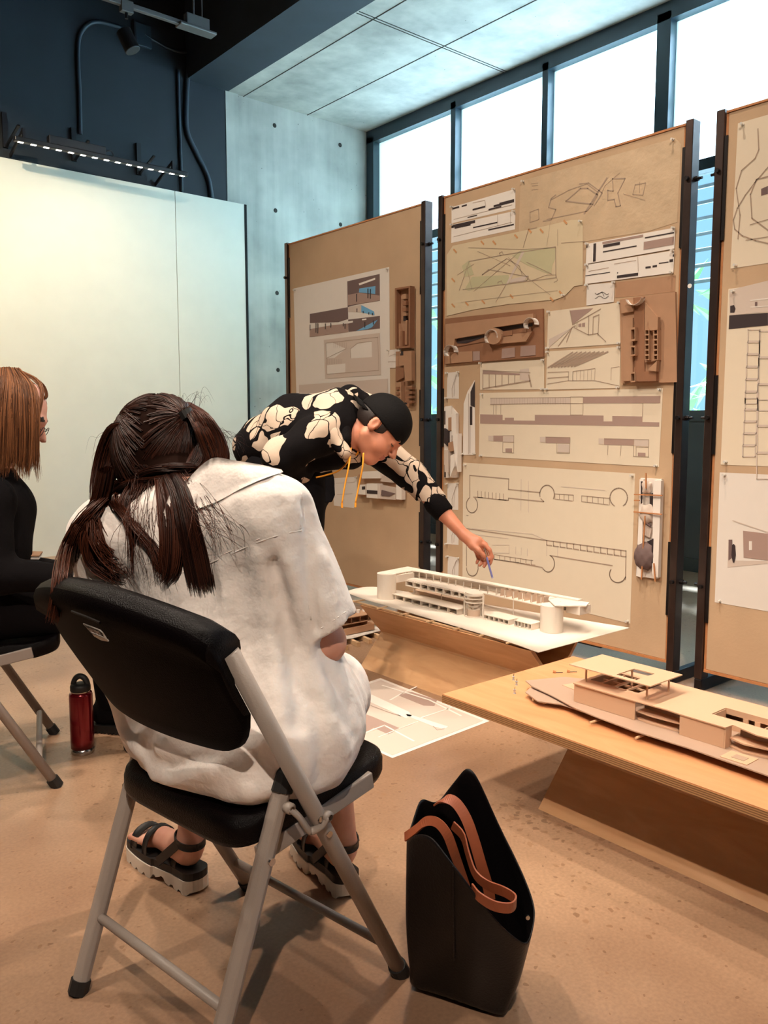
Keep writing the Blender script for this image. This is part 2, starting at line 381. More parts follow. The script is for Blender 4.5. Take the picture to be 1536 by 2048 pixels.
hb_ = MB(); rh_ = random.Random(5)
for k in range(420):
    x, y, z = rh_.uniform(10.6, 11.4), rh_.uniform(-1, 12), rh_.uniform(0, 3.2); a = rh_.uniform(0, 6.3); l = rh_.uniform(.25, .55); d = np.array([-.3, math.cos(a), math.sin(a)])*l; s = np.array([0, -math.sin(a), math.cos(a)])*l*.22; p = np.array([x, y, z])
    hb_.add([p-d, p-s, p+d, p+s, p+np.array([-.04, 0, 0])], [(0, 1, 4), (1, 2, 4), (2, 3, 4), (3, 0, 4), (3, 2, 1, 0)])
tag(obj('hedge', hb_.vf, mat('hedge_leaf', srgb(150, 190, 130), .6)), 'dense pale green hedge beyond the palms outside the window', 'hedge')

# ---------------------------------------------------------------- lamps and conduits on the dark wall
M_fix = mat('black_metal_fixture', srgb(40, 40, 44), .4, metal=.6)
M_fixg = mat('grey_metal_fixture', srgb(110, 108, 108), .4, metal=.5)
M_cond = mat('painted_conduit', srgb(44, 56, 68), .5)
M_bulb = bpy.data.materials.new('led_strip'); M_bulb.use_nodes = True
_b = M_bulb.node_tree.nodes['Principled BSDF']; _b.inputs['Emission Color'].default_value = (1, .93, .8, 1); _b.inputs['Emission Strength'].default_value = 5
ly = 6.86
A = AT(28, 280, y=ly); B = AT(374, 347, y=ly)
t = thing('wall_wash_bar', 'long black LED wash bar mounted on arms above the white wall', 'lamp', (A+B)/2)
zb = (A[2]+B[2])/2
obj('housing', MB().bar((A[0], ly, zb), (B[0], ly, zb), .055, .035).vf, M_fix, t, bevel=.006)
g = MB(); n = 15
for k in range(n):
    x = A[0]+(B[0]-A[0])*(k+.5)/n; g.box(x-.02, x+.02, ly-.012, ly+.012, zb-.0205, zb-.0175)
obj('led_strip', g.vf, M_bulb, t)
p = AT(95, 268, y=ly+.03); q = AT(208, 290, y=ly+.03)
obj('driver_box', MB().box(p[0], q[0], ly-.01, ly+.06, zb+.02, zb+.085).vf, M_fix, t, bevel=.004)
for x in (A[0]+.08, B[0]-.12):
    g = MB(); g.box(x-.01, x+.01, 6.87, 6.90, zb+.015, zb+.1); g.bar((x, 6.88, zb+.09), (x-.0, 7.25, zb-.02), .012, .03)
    obj('clamp_arm', g.vf, M_fix, t)
g = MB(); cc = AT(222, 285, y=ly+.03)
g.tube(spline([(q[0], ly+.02, zb+.05), (q[0]+.05, ly+.02, zb+.07), (q[0]+.07, ly+.02, zb+.03), (q[0]-.02, ly+.03, zb+.02)], 14), .006, n=6)
obj('cable', g.vf, M_fix, t)
for i, (a, b_) in enumerate(((8, 225), (146, 256), (276, 287))):
    p = AT(a, b_, y=7.24); tt = MB(); tt.box(p[0]-.02, p[0]+.02, 7.225, 7.25, p[2]-.27, p[2]); tt.bar((p[0], 7.235, p[2]-.265), (p[0]+.03, 6.98, p[2]-.16), .02, .012)
    tag(obj('wall_bracket', tt.vf, M_fix), ['black steel wall bracket at the far left of the dark wall', 'black steel wall bracket behind the driver box of the wash bar', 'black steel wall bracket right of the driver box, below the lamp bar'][i], 'bracket', 'wall brackets under the wash bar')
# conduits
def cond(name, pts, r, label):
    P = [AT(a, b_, y=7.235) for a, b_ in pts]
    tag(obj(name, MB().tube(spline(P, 40), r, n=8).vf, M_cond, smooth=True), label, 'conduit')
cond('conduit', [(161, 268), (159, 180), (156, 100), (164, 62), (190, 44), (232, 52), (262, 64)], .017, 'thin dark conduit curving up the dark wall towards the track spot')
cond('conduit', [(424, 398), (416, 355), (395, 310), (374, 262), (373, 200), (376, 150), (382, 118)], .024, 'thick dark conduit bending down the wall to the panel top')
cond('conduit', [(364, 384), (361, 300), (358, 220), (356, 140)], .014, 'straight thin conduit behind the thick bent one')
cond('conduit', [(290, 70), (310, 82), (340, 98), (372, 104), (420, 90)], .012, 'short sagging cable between junction plate and beam')
c0 = AT(281, 58, y=7.23)
tag(obj('junction_plate', box(c0[0]-.07, c0[0]+.1, 7.225, 7.25, c0[2]-.14, c0[2]+.05), M_cond, bevel=.005), 'small painted junction plate on the dark wall behind the spot', 'junction box')
# track
ty = 6.0
A = AT(428, 70, y=ty); A2 = AT(165, 3, y=ty); zt = A[2]
t = thing('lighting_track', 'grey lighting track hanging below the black ceiling at upper left', 'lamp track', (A[0]-1, ty, zt))
g = MB(); g.box(-.8, A[0]-.22, ty-.018, ty+.018, zt-.012, zt+.022)
obj('rail', g.vf, M_fixg, t, bevel=.003)
g = MB(); g.box(A[0]-.3, A[0], ty-.05, ty+.05, zt-.018, zt+.004); g.box(A[0]-.24, A[0]-.05, ty-.03, ty+.03, zt+.004, zt+.09)
obj('feed_box', g.vf, M_fixg, t, bevel=.006)
g = MB(); g.tube([(A[0]-.17, ty, zt+.09), (A[0]-.16, ty, 5.3)], .008); g.tube([(A[0]-.10, ty, zt+.09), (A[0]-.10, ty, 5.3)], .005); g.tube([(1.5, ty, zt+.02), (1.5, ty, 5.3)], .005)
obj('hanger', g.vf, M_fixg, t)
S0 = AT(253, 30, y=ty); t = thing('track_spotlight', 'black cylindrical spotlight clipped to the lighting track', 'spotlight', (S0[0], ty, zt-.3))
obj('adapter', MB().box(S0[0]-.045, S0[0]+.045, ty-.025, ty+.025, zt-.05, zt+.03).vf, M_fixg, t, bevel=.004)
c1 = AT(247, 62, y=ty-.02); c2 = AT(266, 102, y=ty-.06)
g = MB(); g.tube([(S0[0], ty, zt-.05), (S0[0], ty, zt-.09)], .012); g.bar((S0[0]+.052, ty, zt-.08), (S0[0]+.052, ty-.02, c1[2]-.06), .012, .03)
obj('yoke', g.vf, M_fix, t)
g = MB(); d = c2-c1; g.tube([c1, c1+d*.02, c1+d*.98, c2], [.045, .055, .055, .05], n=24)
obj('lamp_head', g.vf, M_fix, t, smooth=False, bevel=.002)

# ---------------------------------------------------------------- pin-up boards on steel posts
BX = 3.2
M_board = mat('fibreboard', srgb(198, 168, 136), .85, noise=.10, nscale=5, bump=.06, bscale=90)
M_ply = mat('plywood_edge', srgb(196, 132, 84), .7, noise=.2, nscale=30)
M_steel = mat('raw_steel_post', srgb(84, 70, 66), .32, metal=.75, noise=.25, nscale=10)
M_bolt = mat('blackened_bolt', srgb(50, 46, 46), .4, metal=.8)
def board(y0, y1, where, left=True, right=True):
    t = thing('pin_up_board', where, 'pin-up board', (BX+.02, (y0+y1)/2, 0), 'pin-up boards on steel posts')
    obj('panel', box(BX, BX+.018, y0, y1, .10, 2.335), M_board, t, bevel=.002)
    g = MB(); g.box(BX+.001, BX+.022, y0-.010, y0-.0005, .095, 2.34); g.box(BX+.001, BX+.022, y1+.0005, y1+.010, .095, 2.34)
    g.box(BX-.004, BX+.03, y0-.008, y1+.008, 2.3355, 2.344); g.box(BX-.004, BX+.022, y0-.008, y1+.008, .088, .0995)
    obj('edge_strip', g.vf, M_ply, t)
    for y, s, on in ((y1+.012, 1, left), (y0-.012, -1, right)):
        if not on: continue
        ya, yb = (y, y+.034) if s > 0 else (y-.034, y)
        po = obj('post', box(BX-.012, BX+.045, ya, yb, .055, 2.352), M_steel, t, bevel=.003)
        g = MB(); g.box(BX-.012, BX+.30, ya, yb, .0, .0548); ft = obj('foot', g.vf, M_bolt, t, bevel=.006)
        for z in (.45, 1.15, 2.12):
            g = MB(); yo = yb if s > 0 else ya
            g.tube([(BX+.02, yo-.004*s, z), (BX+.02, yo+.014*s, z)], .011, n=8); g.tube([(BX+.02, yo+.014*s, z), (BX+.02, yo+.03*s, z)], .006, n=8)
            obj('bolt', g.vf, M_bolt, t); g = MB(); g.tube([(BX-.012, (ya+yb)/2, z), (BX-.026, (ya+yb)/2, z)], .009, n=8)
            obj('bolt', g.vf, M_bolt, t)
        for z0, z1 in ((.30, .62), (1.0, 1.32), (1.85, 2.25)):
            g = MB(); yi = (ya-.014, ya+.002) if s > 0 else (yb-.002, yb+.014); g.box(BX-.006, BX+.024, yi[0], yi[1], z0, z1); obj('clamp_plate', g.vf, M_bolt, t)
    g = MB()
    for k in (.3, .7): g.box(BX-.006, BX+.026, y0+(y1-y0)*k-.09, y0+(y1-y0)*k+.09, .082, .0875)
    obj('lower_clip', g.vf, M_bolt, t)
    return t
board(3.505, 4.828, 'tan pin-up board behind the bending man, farthest of the three boards')
board(1.912, 3.312, 'middle tan pin-up board fully covered with drawings and relief models')
board(.33, 1.722, 'nearest tan pin-up board cut off by the right edge of the photo')
tag(obj('round_tag', MB().tube([AT(1380, 572, x=BX-.013), AT(1380, 572, x=BX-.013)+np.array([-.004, 0, 0])], .009, n=14).vf, mat('white_tag', srgb(235, 232, 226), .5)), 'small round white sticker on the right post of the middle board', 'sticker')

# ---------------------------------------------------------------- papers pinned to the boards
M_paper = mat('white_paper', srgb(228, 220, 212), .8, noise=.02, nscale=20)
M_cream = mat('cream_paper', srgb(226, 212, 190), .8, noise=.02, nscale=20)
M_trace = mat('tracing_paper', srgb(206, 180, 148), .55, noise=.12, nscale=12, bump=.5, bscale=14)
M_vell = mat('yellowish_vellum', srgb(216, 198, 166), .5, noise=.06, nscale=9, bump=.15, bscale=12)
M_ink = mat('pale_pencil_line', srgb(168, 146, 128), .8)
M_inkd = mat('dark_ink', srgb(52, 40, 42), .7)
M_gry = mat('mauve_grey_print', srgb(166, 140, 130), .8)
M_lgr = mat('light_grey_print', srgb(206, 190, 178), .8)
M_brn = mat('brown_grey_print', srgb(112, 92, 90), .8)
M_grn = mat('pale_green_print', srgb(192, 186, 150), .8)
M_blu = mat('sky_blue_print', srgb(112, 172, 214), .8)
M_pin = mat('clear_push_pin', srgb(225, 220, 212), .2, metal=.1)
M_wht = mat('bright_white_card', srgb(236, 228, 220), .7)
M_tape = mat('orange_tape', srgb(206, 150, 100), .6)
def onb(c, off):   # photo point on a plane in front of the board
    return AT(c[0], c[1], x=BX-off)
def c3(*P): return [(860+a/2.743, 240+b/2.743) for a, b in P]
def c4(*P): return [(860+a/2.743, 740+b/2.743) for a, b in P]
def c1(*P): return [(560+a/3.94, 520+b/3.94) for a, b in P]
def c5(*P): return [(1340+a/1.679, 180+b/1.679) for a, b in P]
def flat(g, pts, off, th=.0004, plane=None):
    pl = plane or (lambda c: onb(c, off)); P = [pl(c) for c in pts]
    v = np.array([1., 0, 0]) if plane is None else np.array([0, 0, -1.])
    g.prism(P, v*th)
def line(g, pts, off, w=.0022, closed=False, plane=None):
    pl = plane or (lambda c: onb(c, off)); P = [pl(c) for c in pts]
    if closed: P = P+[P[0]]
    n = np.array([-1., 0, 0]) if plane is None else np.array([0, 0, 1.])
    for a, b in zip(P[:-1], P[1:]):
        d = b-a; l = np.linalg.norm(d)
        if l < 1e-5: continue
        s = np.cross(n, d/l)*w/2; e = d/l*w*.3
        g.add([a-s-e, b-s+e, b+s+e, a+s-e], [(3, 2, 1, 0)] if plane is None else [(0, 1, 2, 3)])
def arc(c, r, a0, a1, n=20, ry=None):
    ry = ry or r
    return [(c[0]+r*math.cos(math.radians(a0+(a1-a0)*i/n)), c[1]+ry*math.sin(math.radians(a0+(a1-a0)*i/n))) for i in range(n+1)]
def lerp(a, b, t): return (a[0]+(b[0]-a[0])*t, a[1]+(b[1]-a[1])*t)
def quadp(Q, u, v):   # point inside corners TL, TR, BR, BL
    return lerp(lerp(Q[0], Q[1], u), lerp(Q[3], Q[2], u), v)
def paper(corners, label, off=.001, m=None, pins=(0, 1), lines=(), fills=(), plane=None, th=.0006, cat='drawing', name='drawing_sheet', w=.0022, group=None):
    g = MB(); flat(g, corners, off, th, plane)
    loc = (np.mean([(plane(c) if plane else onb(c, off)) for c in corners], axis=0))
    t = thing(name, label, cat, loc, group)
    obj('sheet', g.vf, m or M_paper, t)
    o2 = off+.0008; up = (lambda k: (None if plane is None else (lambda c: plane(c)+np.array([0, 0, .0006+.0003*k]))))
    byf = {}
    for mm, pts in fills: byf.setdefault(mm.name, (mm, []))[1].append(pts)
    for i, (mm, L_) in enumerate(byf.values()):
        g = MB()
        for j, pts in enumerate(L_): flat(g, pts, o2+.0003*i+.00005*(j % 5), .0002, up(1+i))
        obj('printed_area', g.vf, mm, t)
    o3 = o2+.0003*len(byf)+.0003; byl = {}
    for it in lines: byl.setdefault(it[0].name, (it[0], []))[1].append(it)
    for mm, L_ in byl.values():
        g = MB()
        for it in L_: line(g, it[1], o3, it[2] if len(it) > 2 else w, plane=up(len(byf)+2))
        obj('line_drawing', g.vf, mm, t)
    cen = (sum(c[0] for c in corners)/len(corners), sum(c[1] for c in corners)/len(corners))
    for k in pins:
        c = lerp(corners[k], cen, .03); p = onb(c, off+.0008)
        g = MB(); g.tube([p, p+np.array([-.004, 0, 0])], .006, n=8); g.tube([p+np.array([-.004, 0, 0]), p+np.array([-.014, 0, 0])], .0035, n=8); g.tube([p+np.array([-.014, 0, 0]), p+np.array([-.017, 0, 0])], .0055, n=8)
        obj('push_pin', g.vf, M_pin, t)
    return t
I = M_ink; D = M_inkd
# --- middle board, top
paper(c3((497, 335), (1345, 98), (1378, 135), (1355, 560), (1200, 610), (840, 668), (487, 615)), 'large crumpled brown tracing sketch across the top of the middle board', .001, M_trace, (0, 1),
      lines=[(I, c3((745, 445), (825, 375), (865, 375), (920, 410), (890, 462), (745, 445)), .005), (I, c3((620, 555), (665, 548), (690, 490), (650, 480), (665, 430), (690, 410)), .004), (I, c3((970, 318), (845, 515)), .007),
             (I, c3((1000, 322), (1070, 320), (1030, 400), (1045, 470), (1020, 475), (1010, 435), (975, 440), (975, 385), (1005, 390), (1000, 322)), .004), (I, c3((548, 505), (595, 488), (597, 545), (548, 562), (548, 505)), .003),
             (I, c3((1125, 355), (1182, 345), (1168, 412), (1112, 408), (1125, 355)), .003), (I, c3((660, 440), (760, 385), (860, 350), (920, 395)), .003), (I, c3((640, 545), (860, 500), (900, 455)), .003), (I, c3((820, 350), (870, 345), (945, 400), (900, 470)), .004),
             (I, c3((555, 350), (590, 345)), .002), (I, c3((560, 362), (592, 358)), .002), (I, c3((558, 384), (594, 380)), .002), (I, c3((1040, 290), (960, 360), (930, 420)), .002), (I, c3((1150, 340), (1150, 400)), .002), (I, c3((1060, 405), (1180, 440)), .002)])
def strip(Q, bars, label, **k):
    fl = [(mm, [quadp(Q, a, b), quadp(Q, c, b), quadp(Q, c, d), quadp(Q, a, d)]) for mm, a, b, c, d in bars]
    return paper(Q, label, fills=fl, **k)
strip(c3((118, 478), (468, 378), (468, 485), (118, 568)), [(D, .02, .06, .12, .17), (D, .16, .08, .24, .17), (D, .33, .45, .53, .55), (D, .58, .68, .78, .78), (D, .66, .55, .98, .66), (D, .75, .50, .98, .60), (D, .25, .84, .4, .9)], 'narrow white elevation strip with black bars at the top left of the middle board', m=M_wht,
      lines=[(I, c3((235, 455), (300, 440), (305, 470)), .002), (I, c3((130, 545), (450, 465)), .0015)])
strip(c3((118, 575), (468, 498), (466, 600), (116, 675)), [(D, .0, .02, .37, .18), (D, .34, .38, .72, .45), (D, .58, .68, .98, .76), (D, .05, .18, .3, .26)], 'narrow white elevation strip with one long dark bar just under the topmost strip', m=M_wht,
      lines=[(I, c3((370, 520), (372, 590)), .0015), (I, c3((440, 505), (440, 580)), .0015), (I, c3((130, 640), (450, 560)), .0015)])
G = c3
paper(c3((92, 740), (125, 690), (640, 580), (775, 548), (838, 548), (838, 905), (790, 912), (740, 965), (690, 985), (430, 1010), (240, 1040), (92, 1075)), 'cream vellum plan with pale green wedges taped across the middle board', .003, M_vell, (4, 7),
      fills=[(M_grn, G((450, 745), (500, 715), (690, 695), (688, 760), (650, 845), (530, 795))), (M_grn, G((190, 930), (230, 860), (430, 850), (440, 895), (210, 935))), (M_grn, G((530, 720), (685, 700), (665, 845), (560, 790))), (M_grn, G((175, 800), (215, 770), (240, 850), (190, 860))),
             (M_lgr, G((430, 900), (520, 720), (505, 718), (415, 905))), (M_lgr, G((440, 875), (540, 850), (510, 890), (440, 893)))],
      lines=[(I, G(*p), w) for p, w in (([(180, 930), (690, 865), (688, 695), (400, 740), (215, 775), (160, 935)], .003), ([(430, 755), (530, 860), (545, 880)], .003), ([(285, 850), (420, 760), (490, 800), (505, 850)], .003), ([(430, 895), (530, 880), (540, 860), (320, 820), (285, 850)], .003),
             ([(510, 700), (540, 600), (585, 590)], .003), ([(510, 715), (690, 985)], .0), ([(210, 700), (500, 710), (690, 700)], .002), ([(260, 720), (440, 800)], .002), ([(415, 905), (360, 1000)], .003), ([(385, 745), (380, 730), (395, 722), (402, 738)], .003), ([(372, 905), (372, 890), (392, 882), (400, 900)], .003),
             ([(530, 780), (668, 845)], .003), ([(540, 870), (660, 960)], .002), ([(700, 600), (700, 690)], .0015), ([(560, 880), (640, 850), (690, 850), (700, 880), (680, 890)], .002), ([(500, 715), (240, 940)], .002), ([(720, 675), (850, 665)], .002), ([(170, 1000), (700, 935)], .0015), ([(200, 800), (230, 930)], .002), ([(150, 850), (240, 790)], .002), ([(640, 690), (660, 560)], .0015)) if w > 0]+
            [(M_tape, G((x, y), (x+14, y+16)), .009) for x, y in ((130, 710), (280, 665), (345, 665), (465, 630), (540, 600), (605, 600), (735, 552), (120, 870), (120, 1010), (195, 1000), (285, 990), (440, 960), (710, 940), (660, 975))])
strip(c3((858, 680), (1345, 590), (1340, 705), (855, 790)), [(D, .08, .05, .11, .95), (D, .19, .20, .38, .34), (D, .19, .52, .57, .58), (D, .66, .2, .99, .26), (M_gry, .18, .05, .64, .16), (M_gry, .65, .42, .99, .8), (D, .0, .0, .012, .2)], 'white section drawing with black bars at the upper right of the middle board', m=M_wht, off=.004)
strip(c3((855, 795), (1340, 715), (1335, 838), (850, 900)), [(D, .0, .55, .28, .59), (D, .36, .62, .37, .68), (D, .36, .78, .6, .92), (D, .68, .55, .74, .64), (D, .76, .54, .81, .63), (D, .83, .46, .94, .51), (D, .95, .38, .99, .5), (D, .985, .18, 1, .28)], 'white section drawing with small black blocks directly under the upper right one', m=M_wht, off=.004, pins=(0, 1, 2),
      lines=[(I, c3((1140, 750), (1142, 830)), .002), (I, c3((870, 830), (980, 810)), .002), (I, c3((1010, 790), (1130, 770)), .002)])
paper(c3((860, 905), (1013, 890), (1008, 998), (858, 1018)), 'small white sketch with two wavy lines beneath the section drawings', .003, M_paper,
      lines=[(D, c3(*[(905+i*7.5, 950+7*math.sin(i*.9+k)+k*14) for i in range(11)]), .0022) for k in (0, 1.6)]+[(D, c3((918, 955), (945, 945), (955, 968)), .002)])
# brown card sheets
M_card = mat('brown_cardboard', srgb(178, 138, 108), .85, noise=.08, nscale=18)
M_cardd = mat('dark_brown_cardboard', srgb(150, 106, 78), .85, noise=.1, nscale=18)
paper(c3((1018, 892), (1348, 852), (1345, 940), (1150, 965), (1016, 975)), 'plain brown card scrap under the white section drawings, above the brown relief model', .001, M_card, (), cat='card', name='card_scrap')
def persp(Q, Ls, label, **k):
    return paper(Q, label, lines=[(I, [quadp(Q, *p) for p in l[0]], l[1]) for l in Ls], m=M_cream, **k)
Q = c3((648, 1050), (1048, 1000), (1045, 1228), (642, 1255))
paper(Q, 'one-point perspective drawing of a corridor with a shaded ceiling', .002, M_cream, (0, 1, 2, 3), fills=[(M_gry, [quadp(Q, .30, .05), quadp(Q, .62, .06), quadp(Q, .34, .42)]), (M_lgr, [quadp(Q, .02, .98), quadp(Q, .02, .75), quadp(Q, .33, .50)]), (M_gry, [quadp(Q, .42, .42), quadp(Q, .46, .41), quadp(Q, .46, .50), quadp(Q, .42, .49)]), (M_gry, [quadp(Q, .47, .41), quadp(Q, .51, .40), quadp(Q, .51, .51), quadp(Q, .47, .50)])],
      lines=[(I, [quadp(Q, a, b), quadp(Q, c, d)], .0035) for a, b, c, d in ((.30, .05, .34, .42), (.33, .5, .15, .95), (.33, .5, .38, .45), (.34, .42, .58, .22), (.58, .22, .72, .10), (.36, .50, .56, .72), (.56, .72, .56, .24), (.56, .72, .68, .70), (.62, .28, .62, .72), (.62, .28, .70, .24), (.68, .7, .80, .92), (.70, .24, .69, .75), (.40, .52, .40, .40), (.33, .50, .26, .86))])
Q = c3((642, 1270), (1045, 1245), (1040, 1470), (636, 1480))
persp(Q, [([(.35+.06*i, .06+.005*i), (.02+.045*i, .42+.0*i)], .007) for i in range(9)]+[([(.36, .55), (.66, .50)], .003), ([(.36, .55), (.36, .8)], .002), ([(.66, .5), (.66, .78)], .002), ([(.02, .55), (.3, .55), (.3, .78), (.02, .85)], .003), ([(.3, .78), (.66, .80), (.99, .95)], .003)]+[([(.36+.05*i, .54), (.36+.05*i, .79)], .0015) for i in range(6)]+[([(.88, .5), (.99, .48)], .002), ([(.88, .5), (.88, .8)], .002), ([(.02, .7), (.3, .68)], .004)], 'perspective drawing of a room with fanned ceiling beams', off=.002, pins=(0, 1, 2, 3))
Q = c3((275, 1332), (627, 1315), (625, 1478), (275, 1480))+[]
paper(Q, 'perspective drawing of a long low colonnade', .002, M_cream, (0, 1, 2), fills=[(M_gry, [quadp(Q, .04, .28), quadp(Q, .62, .44), quadp(Q, .62, .5), quadp(Q, .04, .42)]), (M_lgr, [quadp(Q, .62, .3), quadp(Q, .76, .28), quadp(Q, .78, .72), quadp(Q, .62, .66)])],
      lines=[(I, [quadp(Q, .04+.1*i, .4+.015*i), quadp(Q, .04+.1*i, .96-.04*i)], .004) for i in range(6)]+[(I, [quadp(Q, .04, .96), quadp(Q, .78, .70)], .006), (I, [quadp(Q, .04, .28), quadp(Q, .78, .42)], .003), (I, [quadp(Q, .76, .5), quadp(Q, .8, .9)], .008)])
# --- long section sheet
Q = c4((273, 127), (1278, 100), (1256, 532), (268, 474))
def rect(a, b, c, d): return [quadp(Q, a, b), quadp(Q, c, b), quadp(Q, c, d), quadp(Q, a, d)]
def poly4(*P): return c4(*P)
fl = [(M_gry, poly4((275, 243), (398, 246), (398, 275), (410, 275), (410, 262), (460, 262), (460, 277), (575, 278), (575, 246), (952, 250), (952, 282), (1000, 282), (1000, 252), (1165, 255), (1165, 285), (1258, 287), (1257, 310), (275, 294))),
      (M_gry, poly4((840, 147), (1265, 142), (1262, 182), (838, 183))), (M_lgr, poly4((330, 155), (770, 150), (770, 183), (330, 190))),
      (M_gry, poly4((348, 360), (400, 360), (400, 393), (348, 392))), (M_lgr, poly4((320, 360), (347, 360), (347, 390), (320, 388))), (M_gry, poly4((414, 430), (450, 430), (450, 452), (414, 450))), (M_lgr, poly4((402, 362), (460, 362), (460, 395), (402, 394))),
      (M_gry, poly4((634, 367), (768, 370), (768, 404), (634, 400))), (M_lgr, poly4((603, 367), (632, 367), (632, 398), (603, 396))), (M_lgr, poly4((700, 406), (764, 408), (764, 452), (700, 450))),
      (M_gry, poly4((955, 376), (1118, 382), (1118, 415), (955, 410))), (M_lgr, poly4((925, 375), (953, 376), (953, 408), (925, 406))), (M_gry, poly4((1140, 453), (1182, 455), (1182, 474), (1140, 473))), (M_lgr, poly4((1120, 383), (1200, 385), (1198, 420), (1120, 416)))]
ln = [(I, poly4(*p), .0022) for p in ([(348, 190), (348, 243)], [(362, 190), (362, 243)], [(388, 190), (388, 243)], [(770, 148), (840, 147), (838, 246), (770, 246), (770, 148)], [(330, 155), (770, 150)], [(330, 190), (580, 182), (840, 183)], [(1168, 160), (1165, 255)], [(620, 152), (620, 183)], [(650, 152), (650, 183)], [(686, 152), (686, 183)],
      [(400, 360), (460, 360), (458, 455), (398, 452), (400, 395), (460, 396)], [(634, 367), (768, 370), (766, 457), (696, 455), (696, 370)], [(955, 376), (1200, 382), (1198, 477), (1116, 474), (1118, 382)], [(976, 412), (974, 466)], [(1048, 414), (1044, 470)], [(1130, 422), (1196, 424)], [(1130, 422), (1130, 474)])]
ln += [(I, poly4((338+14*i, 155), (338+14*i, 188)), .0012) for i in range(30)]
paper(Q, 'wide sheet with a long building section above three small sections', .0015, M_cream, (0, 1, 2, 3), fills=fl, lines=ln)
# --- large plan sheet
Q = c4((182, 508), (1125, 568), (1098, 1392), (178, 1165))
ln = [(I, c4(*p), .005) for p in (
    [(218, 700), (218, 578), (432, 597), (430, 655), (603, 672)], [(238, 697), (262, 698), (290, 700)], [(430, 715), (430, 703), (625, 722), (608, 706)], [(375, 710), (430, 715)],
    arc((642, 682), 40, -195, 30, ry=50), arc((1035, 700), 48, 60, -240, ry=52), [(200, 870), (640, 935), (1075, 992), (1072, 1150)], [(200, 1075), (200, 870)], [(265, 1010), (263, 1085)],
    [(350, 1038), (480, 1058), (615, 1083)], arc((648, 1062), 35, 150, -75, ry=46), [(660, 1018), (1000, 1073)], arc((1030, 1120), 45, 215, 20, ry=46))]
ln += [(I, c4(*arc((230, 740), 31, -60, 245, ry=43)), .005), (I, c4(*arc((232, 1085), 32, 0, 180, ry=45)), .005)]
ln += [(I, c4((262+20*i, 664+2.2*i), (262+20*i, 698+2.2*i), (280+20*i, 700+2.2*i)), .004) for i in range(8)]
ln += [(I, c4((685+25*i, 680+2*i), (685+25*i, 708+3*i), (706+25*i, 710+3*i)), .0035) for i in range(4)]+[(I, c4((685, 680), (786, 686), (786, 718)), .0035)]
ln += [(I, c4((832+30*i, 690+2.6*i), (832+30*i, 722+3.6*i), (858+30*i, 725+3.6*i)), .0035) for i in range(5)]+[(I, c4((832, 690), (984, 704), (984, 740)), .0035)]
ln += [(I, c4((640+37*i, 934+5*i), (640+37*i, 960+5.5*i), (668+37*i, 964+5.5*i)), .005) for i in range(12)]
ln += [(I, c4((352+29*i, 1014+4*i), (352+29*i, 1038+4.3*i), (374+29*i, 1040+4.3*i)), .0035) for i in range(8)]+[(I, c4((350, 1012), (565, 1046)), .003)]
ln += [(M_lgr, c4(*p), .003) for p in ([(218, 900), (430, 925)], [(640, 960), (640, 1020)], [(700, 965), (700, 1030)], [(340, 960), (434, 960), (434, 1005), (340, 1003)], [(500, 975), (500, 1015)], [(534, 980), (534, 1020)], [(470, 970), (470, 1008)], [(500, 600), (498, 770)], [(540, 610), (540, 780)], [(720, 640), (960, 660)], [(230, 870), (560, 900), (640, 935)])]
ln += [(I, c4((200, 798), (210, 799)), .003), (I, c4((196, 1138), (212, 1141)), .003)]
paper(Q, 'largest cream sheet on the middle board, two floor plans with round towers', .0012, M_cream, (1, 2, 0), lines=ln)
# --- left column of the middle board
SK = [c4((95, 15), (158, 10), (158, 158), (92, 157)), c4((95, 622), (155, 620), (155, 768), (95, 765)), c4((95, 830), (157, 834), (156, 960), (92, 955)), c4((98, 1020), (158, 1030), (155, 1160), (95, 1150))]
LB = ['small grey sketch sheet at the top of the left column of the middle board', 'small grey sketch sheet below the narrow relief model, beside the two floor plans', 'small grey sketch sheet partly behind the reaching forearm', 'lowest small grey sketch sheet, just above the white building model']
for Q, l in zip(SK, LB):
    paper(Q, l, .001, M_paper, (0, 1, 3), lines=[(I, [quadp(Q, *p) for p in ((.45, .95), (.42, .6), (.6, .35), (.72, .2), (.85, .1))], .0025), (I, [quadp(Q, *p) for p in ((.6, .9), (.62, .5), (.75, .15))], .002)], group='small sketch sheets in the left column')
Q = c4((185, 160), (245, 55), (248, 465), (180, 467))
paper(c4((185, 185), (205, 120), (245, 55), (248, 465), (180, 467)), 'slanted narrow photo strip with dark edge beside the long section sheet', .002, M_wht, (3, 4), fills=[(D, c4((222, 120), (246, 60), (246, 205), (222, 195))), (D, c4((218, 200), (232, 200), (232, 302), (218, 302)))], lines=[(I, c4((212, 130), (212, 460)), .003), (D, c4((219, 305), (219, 455)), .002)])

